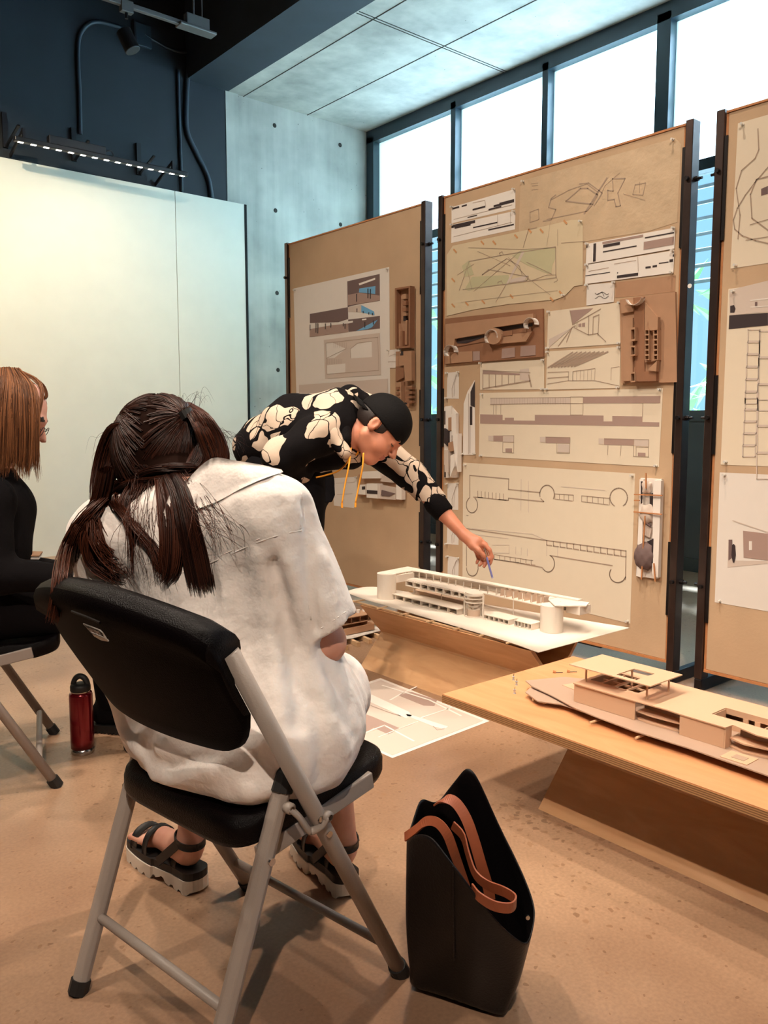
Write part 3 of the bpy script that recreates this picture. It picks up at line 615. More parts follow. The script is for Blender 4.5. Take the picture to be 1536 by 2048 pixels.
# --- relief models hanging on the boards
def relief(label, base, base_m, pieces, th=.012, name='relief_model', extra=None):
    loc = np.mean([onb(c, 0) for c in base], axis=0); t = thing(name, label, 'relief model', loc)
    g = MB(); flat(g, base, th, th-.0012); obj('backing', g.vf, base_m, t)
    by = {}
    for nm, mm, pts, z0, z1 in pieces: by.setdefault((nm, mm.name), (mm, []))[1].append((pts, z0, z1))
    for (nm, _), (mm, L_) in by.items():
        for pts, z0, z1 in L_:
            g = MB(); flat(g, pts, th+z1, z1-z0); obj(nm, g.vf, mm, t)
    if extra: extra(t, th)
    return t
def frame4(Q, mm, z1, w=.06, hh=None):   # four thin walls around a quadrilateral
    hh = hh or w; o = [quadp(Q, a, b) for a, b in ((0, 0), (1, 0), (1, 1), (0, 1))]; i = [quadp(Q, a, b) for a, b in ((w, hh), (1-w, hh), (1-w, 1-hh), (w, 1-hh))]
    return [('wall_piece', mm, [o[k], o[(k+1) % 4], i[(k+1) % 4], i[k]], .0001, z1) for k in range(4)]
def qr(Q, a, b, c, d): return [quadp(Q, a, b), quadp(Q, c, b), quadp(Q, c, d), quadp(Q, a, d)]
def curls(t, th):
    for (a, b), r in (((575, 1120), .028), ((365, 1192), .036), ((135, 1270), .032)):
        p = onb(c3((a, b))[0], th); g = MB(); G_ = []
        for k in range(15):
            an = math.radians(-100+k*17); c_ = p+np.array([-.002-.02*k/15, 0, 0]); q = c_+np.array([0, -math.sin(an)*r*(-1), math.cos(an)*r])
            G_.append([q, q+np.array([-.035, 0, 0])])
        g.sheet(G_, .0015, (0, 0, 1)); obj('curled_card', g.vf, M_wht, t, smooth=True)
B1 = c3((82, 1090), (618, 1035), (620, 1298), (78, 1342))
relief('brown card relief model with three curled white cylinders on the left', B1, M_cardd, [
    ('terrain', M_card, c3((85, 1120), (565, 1062), (565, 1105), (340, 1140), (335, 1165), (135, 1200), (130, 1245), (85, 1250)), .0001, .022),
    ('roof', M_cardd, c3((135, 1200), (300, 1178), (300, 1215), (140, 1245)), .0001, .004), ('terrain', M_card, c3((340, 1190), (560, 1160), (525, 1215), (345, 1230)), .0001, .016),
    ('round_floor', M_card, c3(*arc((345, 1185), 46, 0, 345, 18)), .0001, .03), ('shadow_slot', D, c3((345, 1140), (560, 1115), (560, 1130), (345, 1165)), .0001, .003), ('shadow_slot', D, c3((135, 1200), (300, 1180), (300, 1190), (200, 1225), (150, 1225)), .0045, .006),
    ('stair', M_cardd, c3((400, 1160), (450, 1155), (450, 1180), (400, 1185)), .0165, .02), ('stair', M_cardd, c3((490, 1145), (530, 1142), (530, 1165), (490, 1165)), .0165, .02),
    ('plate', M_gry, c3((395, 1255), (465, 1248), (465, 1300), (392, 1308)), .0001, .003), ('plate', M_gry, c3((497, 1242), (578, 1235), (578, 1290), (495, 1297)), .0001, .003), ('plate', M_gry, c3((235, 1270), (272, 1268), (272, 1318), (235, 1322)), .0001, .003), ('base_board', M_card, c3((85, 1275), (232, 1268), (232, 1325), (82, 1338)), .0001, .004)], extra=curls)
B2 = c3((1040, 985), (1345, 942), (1355, 1438), (1050, 1445))
pcs = [('terrain', M_card, c3((1042, 988), (1115, 975), (1115, 1050), (1050, 1060)), .0001, .012), ('terrain', M_cardd, c3((1118, 975), (1175, 970), (1178, 1430), (1125, 1432)), .0001, .006), ('terrain', M_card, c3((1178, 1000), (1250, 1085), (1250, 1320), (1180, 1330)), .0001, .01),
       ('terrain', M_card, c3((1055, 1090), (1112, 1085), (1112, 1430), (1060, 1432)), .0001, .01), ('plate', M_card, c3((1195, 1085), (1250, 1080), (1248, 1150), (1205, 1155)), .0101, .03), ('plate', M_card, c3((1195, 1370), (1245, 1320), (1240, 1380)), .0101, .03), ('plate', M_cardd, c3((1130, 1380), (1240, 1378), (1240, 1432), (1130, 1434)), .0001, .02)]
for (x, y, n) in ((1178, 1150, 6), (1225, 1150, 6)):
    for k in range(n): pcs += frame4(c3((x, y+28*k), (x+24, y+28*k-2), (x+24, y+28*k+26), (x, y+28*k+28)), M_card, .028, .14)
for y in (1140, 1240, 1385): pcs += frame4(c3((1100, y), (1125, y-3), (1125, y+70 if y < 1200 else y+52), (1100, y+75 if y < 1200 else y+55)), M_card, .026, .14)
def bscroll(t, th):
    p = onb(c3((1165, 975))[0], th); G_ = [[p+np.array([-.004, -.03*math.sin(a)+.02*a/3, .03*math.cos(a)]), p+np.array([-.035, -.03*math.sin(a)+.02*a/3, .03*math.cos(a)])] for a in np.linspace(1.7, 4.6, 9)]
    obj('curled_card', MB().sheet(G_, .0015, (0, 0, 1)).vf, M_wht, t, smooth=True)
relief('tall brown card relief model of stacked cells at the right of the middle board', B2, M_card, pcs, extra=bscroll)
Q = c4((78, 205), (112, 196), (150, 240), (150, 590), (78, 592))
N1 = [c4((82, 200), (118, 196), (120, 590), (80, 592)), c4((100, 262), (122, 258), (122, 330), (100, 335)), c4((118, 240), (142, 238), (142, 355), (118, 360)), c4((76, 320), (98, 335), (98, 420), (76, 400)), c4((100, 400), (140, 385), (140, 440), (100, 450)), c4((122, 350), (152, 348), (150, 560), (135, 470)), c4((78, 440), (100, 440), (100, 560), (80, 560)), c4((112, 470), (132, 460), (132, 530), (110, 585))]
relief('narrow layered white and tan relief model in the left column', Q, M_wht, [('layer', [M_wht, M_card, M_wht, D, M_card, M_wht, M_lgr, M_wht][i], q, .0001+.0*i, .006+.005*i) for i, q in enumerate(N1)]+[('layer', D, c4((78, 225), (84, 225), (84, 300), (78, 300)), .0061, .0071), ('layer', D, c4((78, 520), (86, 520), (86, 590), (78, 590)), .0061, .0072)])
Q = c4((1155, 592), (1270, 598), (1250, 1147), (1130, 1130))
def sticks(t, th):
    for a, b in (((1120, 683), (1275, 688)), ((1118, 778), (1272, 792)), ((1185, 565), (1185, 650)), ((1180, 800), (1160, 1150)), ((1228, 1060), (1236, 1160)), ((1120, 715), (1150, 716))):
        g = MB(); g.bar(onb(c4(a)[0], th+.03), onb(c4(b)[0], th+.03), .005, .005, (1, 0, 0)); obj('wooden_stick', g.vf, M_ply, t)
    for i, (a, b, r) in enumerate(((1187, 645, 12), (1192, 790, 17), (1178, 1020, 24))):
        p = onb(c4((a, b))[0], th+.012); k = r*.0022; V, F = snets(lambda P: np.linalg.norm((P-p)/np.array([.5, 1, 1.2]), axis=1)-k+.004*np.sin(P[:, 1]*160)*np.cos(P[:, 2]*130), p-2.2*k, p+2.2*k, k/6)
        obj('crumpled_form', (V, F), [M_lgr, M_lgr, M_brn][i], t, smooth=True)
def bp(Q): return Q
relief('white relief model with wooden sticks and crumpled dark forms at the right of the plans', Q, M_wht, [
    ('layer', M_wht, c4((1150, 600), (1170, 600), (1160, 1140), (1135, 1130)), .0001, .02), ('layer', D, c4((1156, 610), (1168, 612), (1164, 730), (1156, 735)), .0201, .021), ('layer', D, c4((1205, 680), (1222, 675), (1224, 790), (1205, 770)), .0001, .01),
    ('layer', M_wht, c4((1225, 605), (1268, 606), (1250, 1140), (1218, 1120)), .0001, .022), ('layer', M_lgr, c4((1175, 840), (1215, 870), (1205, 920), (1165, 900)), .0001, .012), ('layer', D, c4((1150, 960), (1215, 930), (1225, 1060), (1160, 1050), (1145, 1020)), .0001, .006), ('layer', D, c4((1218, 925), (1226, 925), (1222, 1060), (1214, 1060)), .0221, .023), ('layer', M_brn, c4((1165, 830), (1210, 850), (1208, 860)), .0121, .02)], extra=sticks)

# --- far board
Q = c1((107, 225), (860, 55), (868, 1120), (132, 1180))
fl = [(M_brn, c1((530, 168), (785, 110), (787, 322), (640, 345), (560, 362), (533, 372))), (M_blu, c1((625, 225), (752, 205), (750, 268), (622, 255))), (M_wht, c1((620, 185), (750, 140), (750, 155), (625, 200))), (M_gry, c1((535, 275), (620, 258), (785, 280), (787, 320), (535, 358))),
      (M_brn, c1((235, 425), (535, 372), (537, 465), (460, 490), (235, 497))), (M_gry, c1((233, 545), (400, 515), (537, 500), (537, 568), (233, 608))), (M_blu, c1((640, 355), (740, 405), (745, 435), (640, 412))), (M_lgr, c1((537, 372), (640, 352), (640, 412), (537, 405))), (M_brn, c1((537, 470), (787, 440), (787, 540), (540, 566))), (M_blu, c1((600, 560), (770, 470), (725, 530), (690, 545))),
      (M_wht, c1((645, 465), (680, 460), (680, 472), (648, 476))), (M_wht, c1((536, 484), (574, 478), (574, 492), (537, 500))),
      (M_lgr, c1((345, 630), (785, 575), (795, 905), (355, 935))), (M_paper, c1((362, 655), (415, 652), (520, 700), (430, 770), (368, 775))), (M_paper, c1((555, 700), (610, 660), (722, 640), (725, 765), (560, 775))), (M_paper, c1((370, 830), (515, 815), (515, 885), (372, 898))),
      (M_lgr, c1((150, 985), (850, 935), (850, 1110), (150, 1160))), (M_gry, c1((330, 1000), (480, 990), (480, 1100), (330, 1110))), (M_gry, c1((600, 975), (700, 970), (700, 1060), (600, 1065)))]
ln = [(D, c1((x, y), (x, y+h)), .008) for x, y, h in ((283, 500, 70), (298, 500, 75), (236, 512, 40), (357, 503, 40), (400, 500, 30), (498, 500, 20), (512, 505, 35), (692, 228, 70), (712, 232, 70), (603, 270, 55), (668, 490, 40), (735, 480, 25), (606, 385, 22), (655, 405, 12), (700, 415, 12), (728, 420, 12))]
ln += [(I, c1(*p), .003) for p in ([(362, 655), (770, 608), (778, 870), (368, 900), (362, 655)], [(555, 770), (555, 700), (610, 655), (725, 640)], [(365, 775), (520, 700), (520, 690)])]+[(I, c1((425+14*i, 650), (425+14*i, 690)), .002) for i in range(8)]+[(I, c1((375+14*i, 780), (375+14*i, 820)), .002) for i in range(9)]
t = paper(Q, 'large white presentation print with dark renderings on the farthest board', .0012, M_paper, (0, 1), fills=fl, lines=ln)
paper(c1((855, 710), (955, 700), (955, 765), (935, 775), (938, 835), (905, 850), (862, 850)), 'small white tracing scrap overlapping the big print and the brown relief model', .004, M_paper, (0, 1), lines=[(M_lgr, c1((860, 760), (900, 740), (930, 760)), .003), (M_lgr, c1((850, 800), (910, 800)), .003)])
Q1 = c1((905, 222), (1025, 203), (1024, 690), (908, 697))
pc = frame4(Q1, M_cardd, .035, .10, .03)+[('block', M_card, qr(Q1, .45, .12, .72, .2), .0001, .02), ('block', M_cardd, qr(Q1, .5, .23, .72, .3), .0001, .03), ('block', M_cardd, qr(Q1, .48, .34, .72, .4), .0001, .03), ('block', M_card, qr(Q1, .5, .43, .75, .47), .0001, .03), ('block', D, qr(Q1, .55, .48, .74, .56), .0001, .012), ('wedge', M_card, [quadp(Q1, .1, .45), quadp(Q1, .42, .75), quadp(Q1, .42, .97), quadp(Q1, .1, .97)], .0001, .018), ('block', M_cardd, qr(Q1, .36, .72, .5, .97), .0001, .03), ('block', M_card, qr(Q1, .65, .55, .8, .95), .0001, .012)]
relief('upper brown box-like relief model on the farthest board', Q1, M_card, pc)
Q2 = c1((912, 722), (1036, 714), (1040, 1150), (910, 1150))
pc = [('block', M_card, c1((940, 722), (1036, 714), (1038, 950), (985, 955), (975, 830), (940, 835)), .0001, .025), ('block', M_cardd, c1((912, 840), (975, 835), (975, 925), (912, 960)), .0001, .015), ('block', M_card, c1((915, 965), (955, 960), (955, 1140), (915, 1140)), .0001, .03), ('block', D, c1((955, 720), (970, 720), (970, 750), (945, 752)), .0251, .027)]
pc += [('block', M_cardd, c1((990, 1000+36*k), (1038, 998+36*k), (1038, 1018+36*k), (990, 1020+36*k)), .0001, .03) for k in range(4)]+[('block', M_cardd, c1((912, 1000+40*k), (935, 1000+40*k), (935, 1020+40*k), (912, 1020+40*k)), .0301, .04) for k in range(3)]
relief('lower brown stepped relief model on the farthest board, above the reaching man', Q2, M_card, pc)
paper(c1((412, 1720), (606, 1708), (608, 1880), (582, 1955), (425, 1935)), 'pale sketch sheet hanging below the hoodie on the farthest board', .0012, M_paper, (0, 1), lines=[(M_lgr, c1((440, 1760), (590, 1750)), .003), (M_lgr, c1((450, 1850), (570, 1840)), .003), (M_lgr, c1((500, 1740), (505, 1900)), .002)])
Q3 = c1((618, 1690), (960, 1705), (962, 1900), (612, 1860))
relief('white and tan block relief model below the reaching arm on the farthest board', Q3, M_card, [
    ('block', M_wht, c1((640, 1668), (790, 1660), (790, 1720), (645, 1722)), .0001, .03), ('block', M_lgr, c1((792, 1700), (900, 1690), (895, 1755), (792, 1745)), .0001, .02), ('block', M_wht, c1((615, 1772), (672, 1768), (672, 1850), (612, 1846)), .0001, .03), ('block', D, c1((645, 1785), (670, 1783), (670, 1808), (645, 1810)), .0301, .0315),
    ('block', M_wht, c1((682, 1762), (768, 1765), (768, 1880), (682, 1872)), .0001, .045), ('block', D, c1((684, 1812), (766, 1818), (766, 1845), (684, 1840)), .0451, .047), ('block', M_lgr, c1((775, 1770), (915, 1800), (910, 1890), (778, 1880)), .0001, .025), ('block', M_brn, c1((800, 1812), (905, 1840), (860, 1862), (795, 1855)), .0251, .03), ('block', M_wht, c1((915, 1770), (958, 1800), (958, 1890), (915, 1885)), .0001, .03)])

# --- nearest board
def P3(u, v0): return c5((u, v0))[0]
def yz(y, z):   # photo position of a board point, so sheets can run past the frame
    v = np.array([BX, y, z])-ORG; w_ = v@FW; return (768+FPX*(v@RT)/w_, 1024-FPX*(v@UP)/w_)
def sheet3(tl, bl, yr, label, m, fills=(), lines=(), pins=(0, 3)):
    a = onb(tl, 0); b = onb(bl, 0)
    Q = [tl, yz(yr, a[2]), yz(yr, b[2]), bl]
    return paper(Q, label, .0012, m, pins, fills=fills(Q) if fills else (), lines=lines(Q) if lines else ())
def contours(Q):
    out = []
    for k, s in enumerate((1, .82, .64, .50, .36)):
        out.append((I, [lerp(quadp(Q, .42, .55), quadp(Q, .42+.40*math.cos(a)*(1+.12*math.sin(3*a+k)), .55+.50*math.sin(a)*(1+.08*math.cos(4*a))), s) for a in np.linspace(0, 2*PI, 44)], .004))
    out += [(I, [quadp(Q, -.0+.05, .72), quadp(Q, .5, .62), quadp(Q, .95, .70)], .003), (I, [quadp(Q, .04, .82), quadp(Q, .9, .86)], .003)]
    out += [(I, c5((295, 130), (298, 200), (285, 230), (240, 270), (222, 330), (235, 420), (228, 500)), .004), (I, c5((329, 290), (290, 300), (270, 350), (275, 430), (329, 470)), .004)]
    return out
sheet3(c5((228, 112))[0], c5((203, 600))[0], .62, 'site contour drawing at the top of the nearest board', M_cream, lines=contours, fills=lambda Q: [(M_brn, c5((306, 332), (329, 322), (329, 348), (306, 355)))])
def plan3(Q):
    out = []
    for x0, y0, dx, dy, n in ((262, 805, 40, 42, 6), (300, 810, 60, 90, 3), (252, 1035, 42, 40, 5), (295, 1040, 60, 90, 3)):
        for k in range(n): a = c5((x0-k*2, y0+dy*k), (x0+dx-k*2, y0+dy*k), (x0+dx-k*2, y0+dy*k+dy-4), (x0-k*2, y0+dy*k+dy-4)); out.append((M_lgr, a+[a[0]], .004))
    return out
sheet3(c5((196, 668))[0], c5((170, 1258))[0], .60, 'plan sheet with a black band under a grey photo on the nearest board', M_cream, lines=plan3,
       fills=lambda Q: [(M_lgr, c5((199, 672), (329, 640), (329, 745), (200, 757))), (D, c5((199, 757), (329, 748), (329, 790), (197, 803))), (D, c5((202, 725), (215, 722), (220, 735), (216, 748), (202, 748))), (M_paper, c5((270, 705), (329, 698), (329, 702), (270, 709))), (M_paper, c5((270, 728), (329, 724), (329, 727), (270, 731))), (M_brn, c5((285, 712), (293, 711), (293, 724), (285, 725)))])
sheet3(c5((167, 1284))[0], c5((150, 1720))[0], .60, 'lower rendering with a lone dark figure in a grey passage on the nearest board', M_paper,
       fills=lambda Q: [(M_lgr, c5((196, 1510), (208, 1510), (208, 1580), (329, 1582), (329, 1590), (193, 1603))), (M_gry, c5((245, 1480), (329, 1490), (329, 1580), (247, 1570))), (M_brn, c5((197, 1510), (209, 1510), (209, 1570), (196, 1580))), (M_paper, c5((265, 1515), (275, 1515), (275, 1545), (265, 1545))), (D, c5((208, 1528), (214, 1524), (219, 1530), (221, 1562), (216, 1587), (211, 1587), (206, 1562)))], lines=lambda Q: [(M_lgr, c5((210, 1445), (329, 1485)), .003)])

# ---------------------------------------------------------------- floor drawing
fz = lambda c: AT(c[0], c[1], z=.0012)
def c7(*P): return [(640+a/2.56, 1100+b/2.56) for a, b in P]
Qf = [(761, 1356), (979, 1442), (785, 1516), (570, 1418)]
paper(Qf, 'large mauve site plan print lying flat on the floor behind the seated woman', 0, M_paper, (), plane=fz, fills=[
    (M_lgr, [quadp(Qf, .03, .03), quadp(Qf, .97, .03), quadp(Qf, .97, .97), quadp(Qf, .03, .97)]),
    (M_gry, c7((400, 745), (470, 728), (600, 770), (585, 800), (530, 798))), (M_gry, c7((200, 830), (270, 855), (412, 915), (350, 945), (275, 912), (235, 935), (120, 890))),
    (M_paper, c7((215, 760), (265, 742), (455, 830), (470, 850), (440, 862), (300, 800))), (M_paper, c7((440, 840), (480, 850), (655, 905), (640, 920), (580, 905), (445, 850))), (M_lgr, c7((392, 842), (402, 832), (425, 830), (446, 838), (440, 852), (410, 854)))],
    lines=[(M_gry, c7((225, 785), (330, 825), (400, 850)), .004), (M_wht, c7((320, 695), (560, 770), (720, 850)), .01), (M_wht, c7((360, 770), (420, 735), (500, 700)), .008), (M_wht, c7((200, 950), (330, 900), (480, 980)), .008), (M_wht, c7((520, 860), (700, 800)), .008), (M_gry, c7((580, 905), (600, 925), (640, 915)), .003), (M_wht, c7((300, 960), (500, 880)), .006)])

# ---------------------------------------------------------------- hourglass plywood benches
def wood_mat(name, c1_, c2_, ax):
    m = mat(name, c1_, .45, coat=.15); nt = m.node_tree; b = nt.nodes['Principled BSDF']; L = nt.links.new
    tc = nn(nt, 'ShaderNodeTexCoord'); mp = nn(nt, 'ShaderNodeMapping'); mp.inputs['Scale'].default_value = ax; L(tc.outputs['Object'], mp.inputs[0])
    n = nn(nt, 'ShaderNodeTexNoise', Scale=3.0, Detail=7, Distortion=1.2); L(mp.outputs[0], n.inputs['Vector'])
    r = nn(nt, 'ShaderNodeValToRGB'); r.color_ramp.elements[0].position = .35; r.color_ramp.elements[1].position = .65; r.color_ramp.elements[0].color = c2_; r.color_ramp.elements[1].color = c1_
    L(n.outputs[0], r.inputs[0]); L(r.outputs[0], b.inputs['Base Color']); return m
M_birch = wood_mat('birch_plywood', srgb(212, 166, 122), srgb(198, 150, 106), (6, 1.2, 6))
M_top = wood_mat('varnished_plywood', srgb(222, 160, 112), srgb(210, 147, 98), (5, 1.0, 5))
M_lam = mat('laminated_edge', srgb(160, 116, 76), .7)
_nt = M_lam.node_tree; _w = nn(_nt, 'ShaderNodeTexWave', Scale=60.0, Distortion=.6, bands_direction='Z'); _tc = nn(_nt, 'ShaderNodeTexCoord'); _nt.links.new(_tc.outputs['Object'], _w.inputs[0])
_r = nn(_nt, 'ShaderNodeValToRGB'); _r.color_ramp.elements[0].color = srgb(120, 82, 50); _r.color_ramp.elements[1].color = srgb(186, 140, 94); _nt.links.new(_w.outputs[0], _r.inputs[0]); _nt.links.new(_r.outputs[0], _nt.nodes['Principled BSDF'].inputs['Base Color'])
def bench(x0, x1, y0, y1, label, h=.293, w=.045, waist=.148):
    xc = (x0+x1)/2; t = thing('plywood_bench', label, 'bench', (xc, (y0+y1)/2, 0), 'hourglass plywood benches'); th = .014
    for s in (-1, 1):
        xb = x0 if s < 0 else x1; xw = xc+s*w/2
        g = MB(); g.hexa([(xb, y0, 0), (xb-s*th*1.4, y0, 0), (xb-s*th*1.4, y1, 0), (xb, y1, 0), (xw, y0, waist), (xw-s*th, y0, waist), (xw-s*th, y1, waist), (xw, y1, waist)])
        obj('lower_panel', g.vf, M_birch, t)
        g = MB(); g.hexa([(xw, y0, waist+.0005), (xw-s*th, y0, waist+.0005), (xw-s*th, y1, waist+.0005), (xw, y1, waist+.0005), (xb, y0, h), (xb-s*th*1.4, y0, h), (xb-s*th*1.4, y1, h), (xb, y1, h)])
        obj('upper_panel', g.vf, M_birch, t)
    g = MB(); g.box(xc-w/2-.004, xc+w/2+.004, y0+.06, y1-.02, waist-.006, waist+.006); obj('waist_board', g.vf, M_birch, t)
    return t
bench(2.315, 2.615, 1.93, 2.943, 'farther low plywood bench under the white building model')
bench(1.832, 2.142, -.55, 1.486, 'nearer low plywood bench under the wide table top')
tt = thing('table_top', 'wide honey-coloured plywood sheet lying on the nearer bench', 'table top', (1.985, .5, .2935))
obj('sheet', box(1.672, 2.302, -.75, 1.727, .3165, .32), M_top, tt)
obj('laminated_core', box(1.671, 2.303, -.751, 1.728, .2935, .3164), M_lam, tt)

# ---------------------------------------------------------------- white building model on the farther bench
M_mod = mat('white_model_card', srgb(238, 226, 212), .75)
M_modb = mat('beige_model_card', srgb(214, 188, 166), .8)
M_stick = mat('basswood_stick', srgb(214, 178, 138), .7)
md = thing('building_model', 'white card model of a long building with round towers on the farther bench', 'architectural model', (2.55, 2.45, .294))
g = []
for i in range(15):
    u = i/14; y = 3.14-1.26*u; row = []
    for j in range(7):
        v = j/6; x = 2.375-.075*u+(2.60+.245*u-2.375+.075*u)*v; z = .309
        z += .010*math.sin(PI*v)*(u < .12)*(1-u*8)-.012*max(0, (u-.9)*10)*(1-v)*.6+.012*max(0, .12-u)*5*(1-v)
        row.append((x, y+.03*v*(.5-u)*1.3, z))
    g.append(row)
obj('base_sheet', MB().sheet(g, .0015, (0, 0, 1)).vf, M_mod, md, smooth=True)
g = MB(); g.box(2.325, 2.335, 1.95, 3.02, .2955, .3015); g.box(2.60, 2.61, 1.95, 3.02, .2955, .3015); obj('long_batten', g.vf, M_stick, md)
for y in (2.98, 2.80, 2.64, 2.47, 2.31, 2.17, 2.03): obj('cross_stick', box(2.297, 2.70, y-.004, y+.004, .302, .3072), M_stick, md)
zb = .3095
def tower(x, y, r, h, nm='round_tower'):
    prof = [(r, zb), (r, zb+h), (r-.003, zb+h), (r-.003, zb+h-.004), (0.0005, zb+h-.004)]
    obj(nm, MB().lathe((x, y, 0), [(r, zb), (r, zb+h), (.0005, zb+h)], 40).vf, M_mod, md, smooth=False)
tower(2.462, 2.925, .045, .118); tower(2.562, 2.03, .045, .105)
# open round tower in the middle: floor, bands and mullions
cx, cy, r = 2.512, 2.405, .043
def ring(a0, a1, z0, z1, rr=r, th=.003, n=20, c=(cx, cy)):
    g = MB(); R = []
    for k in range(n+1):
        a = math.radians(a0+(a1-a0)*k/n); ca, sa = math.cos(a), math.sin(a)
        R.append([(c[0]+rr*ca, c[1]+rr*sa, z0), (c[0]+(rr-th)*ca, c[1]+(rr-th)*sa, z0), (c[0]+(rr-th)*ca, c[1]+(rr-th)*sa, z1), (c[0]+rr*ca, c[1]+rr*sa, z1)])
    return g.rings(R)
for a0, a1, z0, z1 in ((0, 360, zb, zb+.006), (110, 290, zb+.062, zb+.066), (110, 290, zb+.078, zb+.082), (-60, 100, zb, zb+.09), (110, 290, zb+.092, zb+.1)): obj('tower_band', ring(a0, a1, z0, z1).vf, M_mod, md)
for a in (118, 282):
    q = math.radians(a); obj('tower_column', MB().tube([(cx+r*math.cos(q), cy+r*math.sin(q), zb), (cx+r*math.cos(q), cy+r*math.sin(q), zb+.1)], .0035, 8).vf, M_mod, md)
obj('tower_room', ring(120, 280, zb, zb+.03, rr=.03).vf, M_modb, md)
# upper bar: far gallery roof, row of cells, roof between the towers
def slab(nm, pts, z0, z1, m=M_mod): g = MB(); g.prism([(a, b, z0) for a, b in pts], (0, 0, z1-z0)); obj(nm, g.vf, m, md)
slab('roof_slab', [(2.44, 2.97), (2.47, 2.89), (2.60, 2.90), (2.61, 2.86), (2.66, 1.98), (2.69, 1.98), (2.66, 3.0)], .424, .428)
slab('roof_slab', [(2.53, 1.99), (2.60, 1.93), (2.62, 1.91), (2.68, 1.94), (2.66, 2.12), (2.60, 2.08)], .4185, .4225)
obj('end_box', box(2.60, 2.67, 1.925, 1.99, .385, .418), M_mod, md)
obj('end_box', box(2.49, 2.60, 2.885, 2.90, .385, .42), M_mod, md)
obj('rear_wall', box(2.655, 2.659, 2.0, 2.99, .395, .4235), M_mod, md)
obj('gallery_floor', box(2.60, 2.66, 2.0, 2.97, .388, .392), M_mod, md)
for k in range(20): y = 2.02+k*.049; obj('post', box(2.603, 2.606, y, y+.003, zb if k % 5 == 0 else .392, .4235), M_mod, md)
for k in range(9): y = 2.08+k*.033; obj('partition', box(2.61, 2.655, y, y+.002, .392, .4235), M_modb, md)
def cells(x0, x1, y0, y1, z0, z1, n, open_top=False):
    obj('cell_floor', box(x0, x1, y0, y1, z0, z0+.003), M_mod, md)
    obj('cell_roof', box(x0, x1+.01, y0, y1, z1-.003, z1), M_mod, md)
    obj('cell_back', box(x1-.003, x1, y0, y1, z0+.0031, z1-.0031), M_modb, md)
    for k in range(n+1): y = y0+.0005+(y1-y0-.003)*k/n; obj('cell_divider', box(x0, x1-.0031, y, y+.002, z0+.0031, z1-.0031), M_mod, md)
cells(2.495, 2.55, 2.43, 2.83, .378, .404, 8)
slab('roof_slab', [(2.50, 2.83), (2.555, 2.84), (2.57, 2.44), (2.55, 2.385), (2.52, 2.37), (2.49, 2.39), (2.495, 2.43)], .4045, .4075)
for y in (2.82, 2.64, 2.48): obj('post', box(2.545, 2.548, y, y+.003, zb, .378), M_mod, md)
cells(2.465, 2.52, 2.46, 2.87, zb, .335, 7)
slab('roof_slab', [(2.458, 2.45), (2.458, 2.88), (2.54, 2.88), (2.54, 2.45)], .3352, .338)
cells(2.50, 2.55, 2.20, 2.34, zb, .331, 5); cells(2.505, 2.56, 2.085, 2.175, zb, .335, 5)
obj('closed_room', box(2.57, 2.64, 2.50, 2.86, zb, .345), M_modb, md)
obj('closed_room', box(2.545, 2.60, 2.12, 2.36, zb, .325), M_mod, md)

# ---------------------------------------------------------------- beige building model on the table top
M_chip = mat('beige_model_board', srgb(214, 174, 142), .7); M_chipd = mat('grey_beige_model_board', srgb(178, 150, 130), .75)
m2 = thing('building_model', 'long beige wood-veneer building model lying on the honey-coloured table top', 'architectural model', (1.95, .8, .32))
def sl2(nm, pts, z0, z1, m=M_chip, **k): g = MB(); g.prism([(a, b, z0) for a, b in pts], (0, 0, z1-z0)); obj(nm, g.vf, m, m2, **k)
edge = [(1.90, 1.60), (1.872, 1.549), (1.854, 1.47), (1.835, 1.41), (1.818, 1.36), (1.804, 1.28), (1.792, 1.153), (1.795, 1.0), (1.785, .8), (1.79, .5), (1.80, -.3)]
sl2('terrain_sheet', edge+[(2.10, -.3), (2.10, 1.42), (2.02, 1.55)], .3425, .3455, M_chipd)
sl2('lower_sheet', [(1.90, 1.57), (1.835, 1.545), (1.80, 1.47), (1.83, 1.41), (1.80, -.3), (2.09, -.3), (2.09, 1.45)], .3345, .3375, M_chipd)
for y in (1.50, 1.46, 1.28, 1.14): obj('dowel', MB().tube([(1.785 if y < 1.3 else 1.815, y, .3305), (2.08, y, .3305)], .0036, 8).vf, M_stick, m2)
obj('support_batten', box(1.87, 1.885, -.3, 1.40, .3203, .3265), M_stick, m2); obj('support_batten', box(2.02, 2.035, -.3, 1.40, .3203, .3265), M_stick, m2)
z0, z1 = .346, .397
obj('side_wall', box(1.858, 1.861, 1.192, 1.385, z0, z1), M_chip, m2); obj('side_wall', box(1.8555, 1.8585, .945, 1.062, z0, z1), M_chip, m2)
obj('end_wall', box(1.858, 2.06, 1.385, 1.388, z0, z1), M_chip, m2); obj('return_wall', box(1.8555, 1.885, .9415, .9445, z0, z1), M_chip, m2); obj('rear_wall', box(2.062, 2.065, -.3, 1.388, z0, z1), M_chip, m2)
for z in (z0, .366): sl2('floor_slab', [(1.868, 1.19), (1.862, 1.15), (1.866, 1.1), (1.870, 1.065), (2.06, 1.065), (2.06, 1.19)], z, z+.004); sl2('floor_slab', [(1.875, .94), (1.862, .90), (1.875, .84), (1.852, .76), (1.86, .6), (1.85, -.3), (2.06, -.3), (2.06, .94)], z, z+.004)
obj('inner_wall', box(1.90, 1.903, 1.066, 1.19, .370, z1), M_chipd, m2); obj('inner_wall', box(1.905, 1.908, -.3, .93, .3705, z1), M_chipd, m2)
zr = .3972
near = [(1.853, 1.388), (1.853, 1.19), (1.857, 1.10), (1.853, 1.062), (1.852, .941), (1.882, .938), (1.862, .87), (1.868, .80), (1.85, .72), (1.856, .5), (1.85, -.3)]
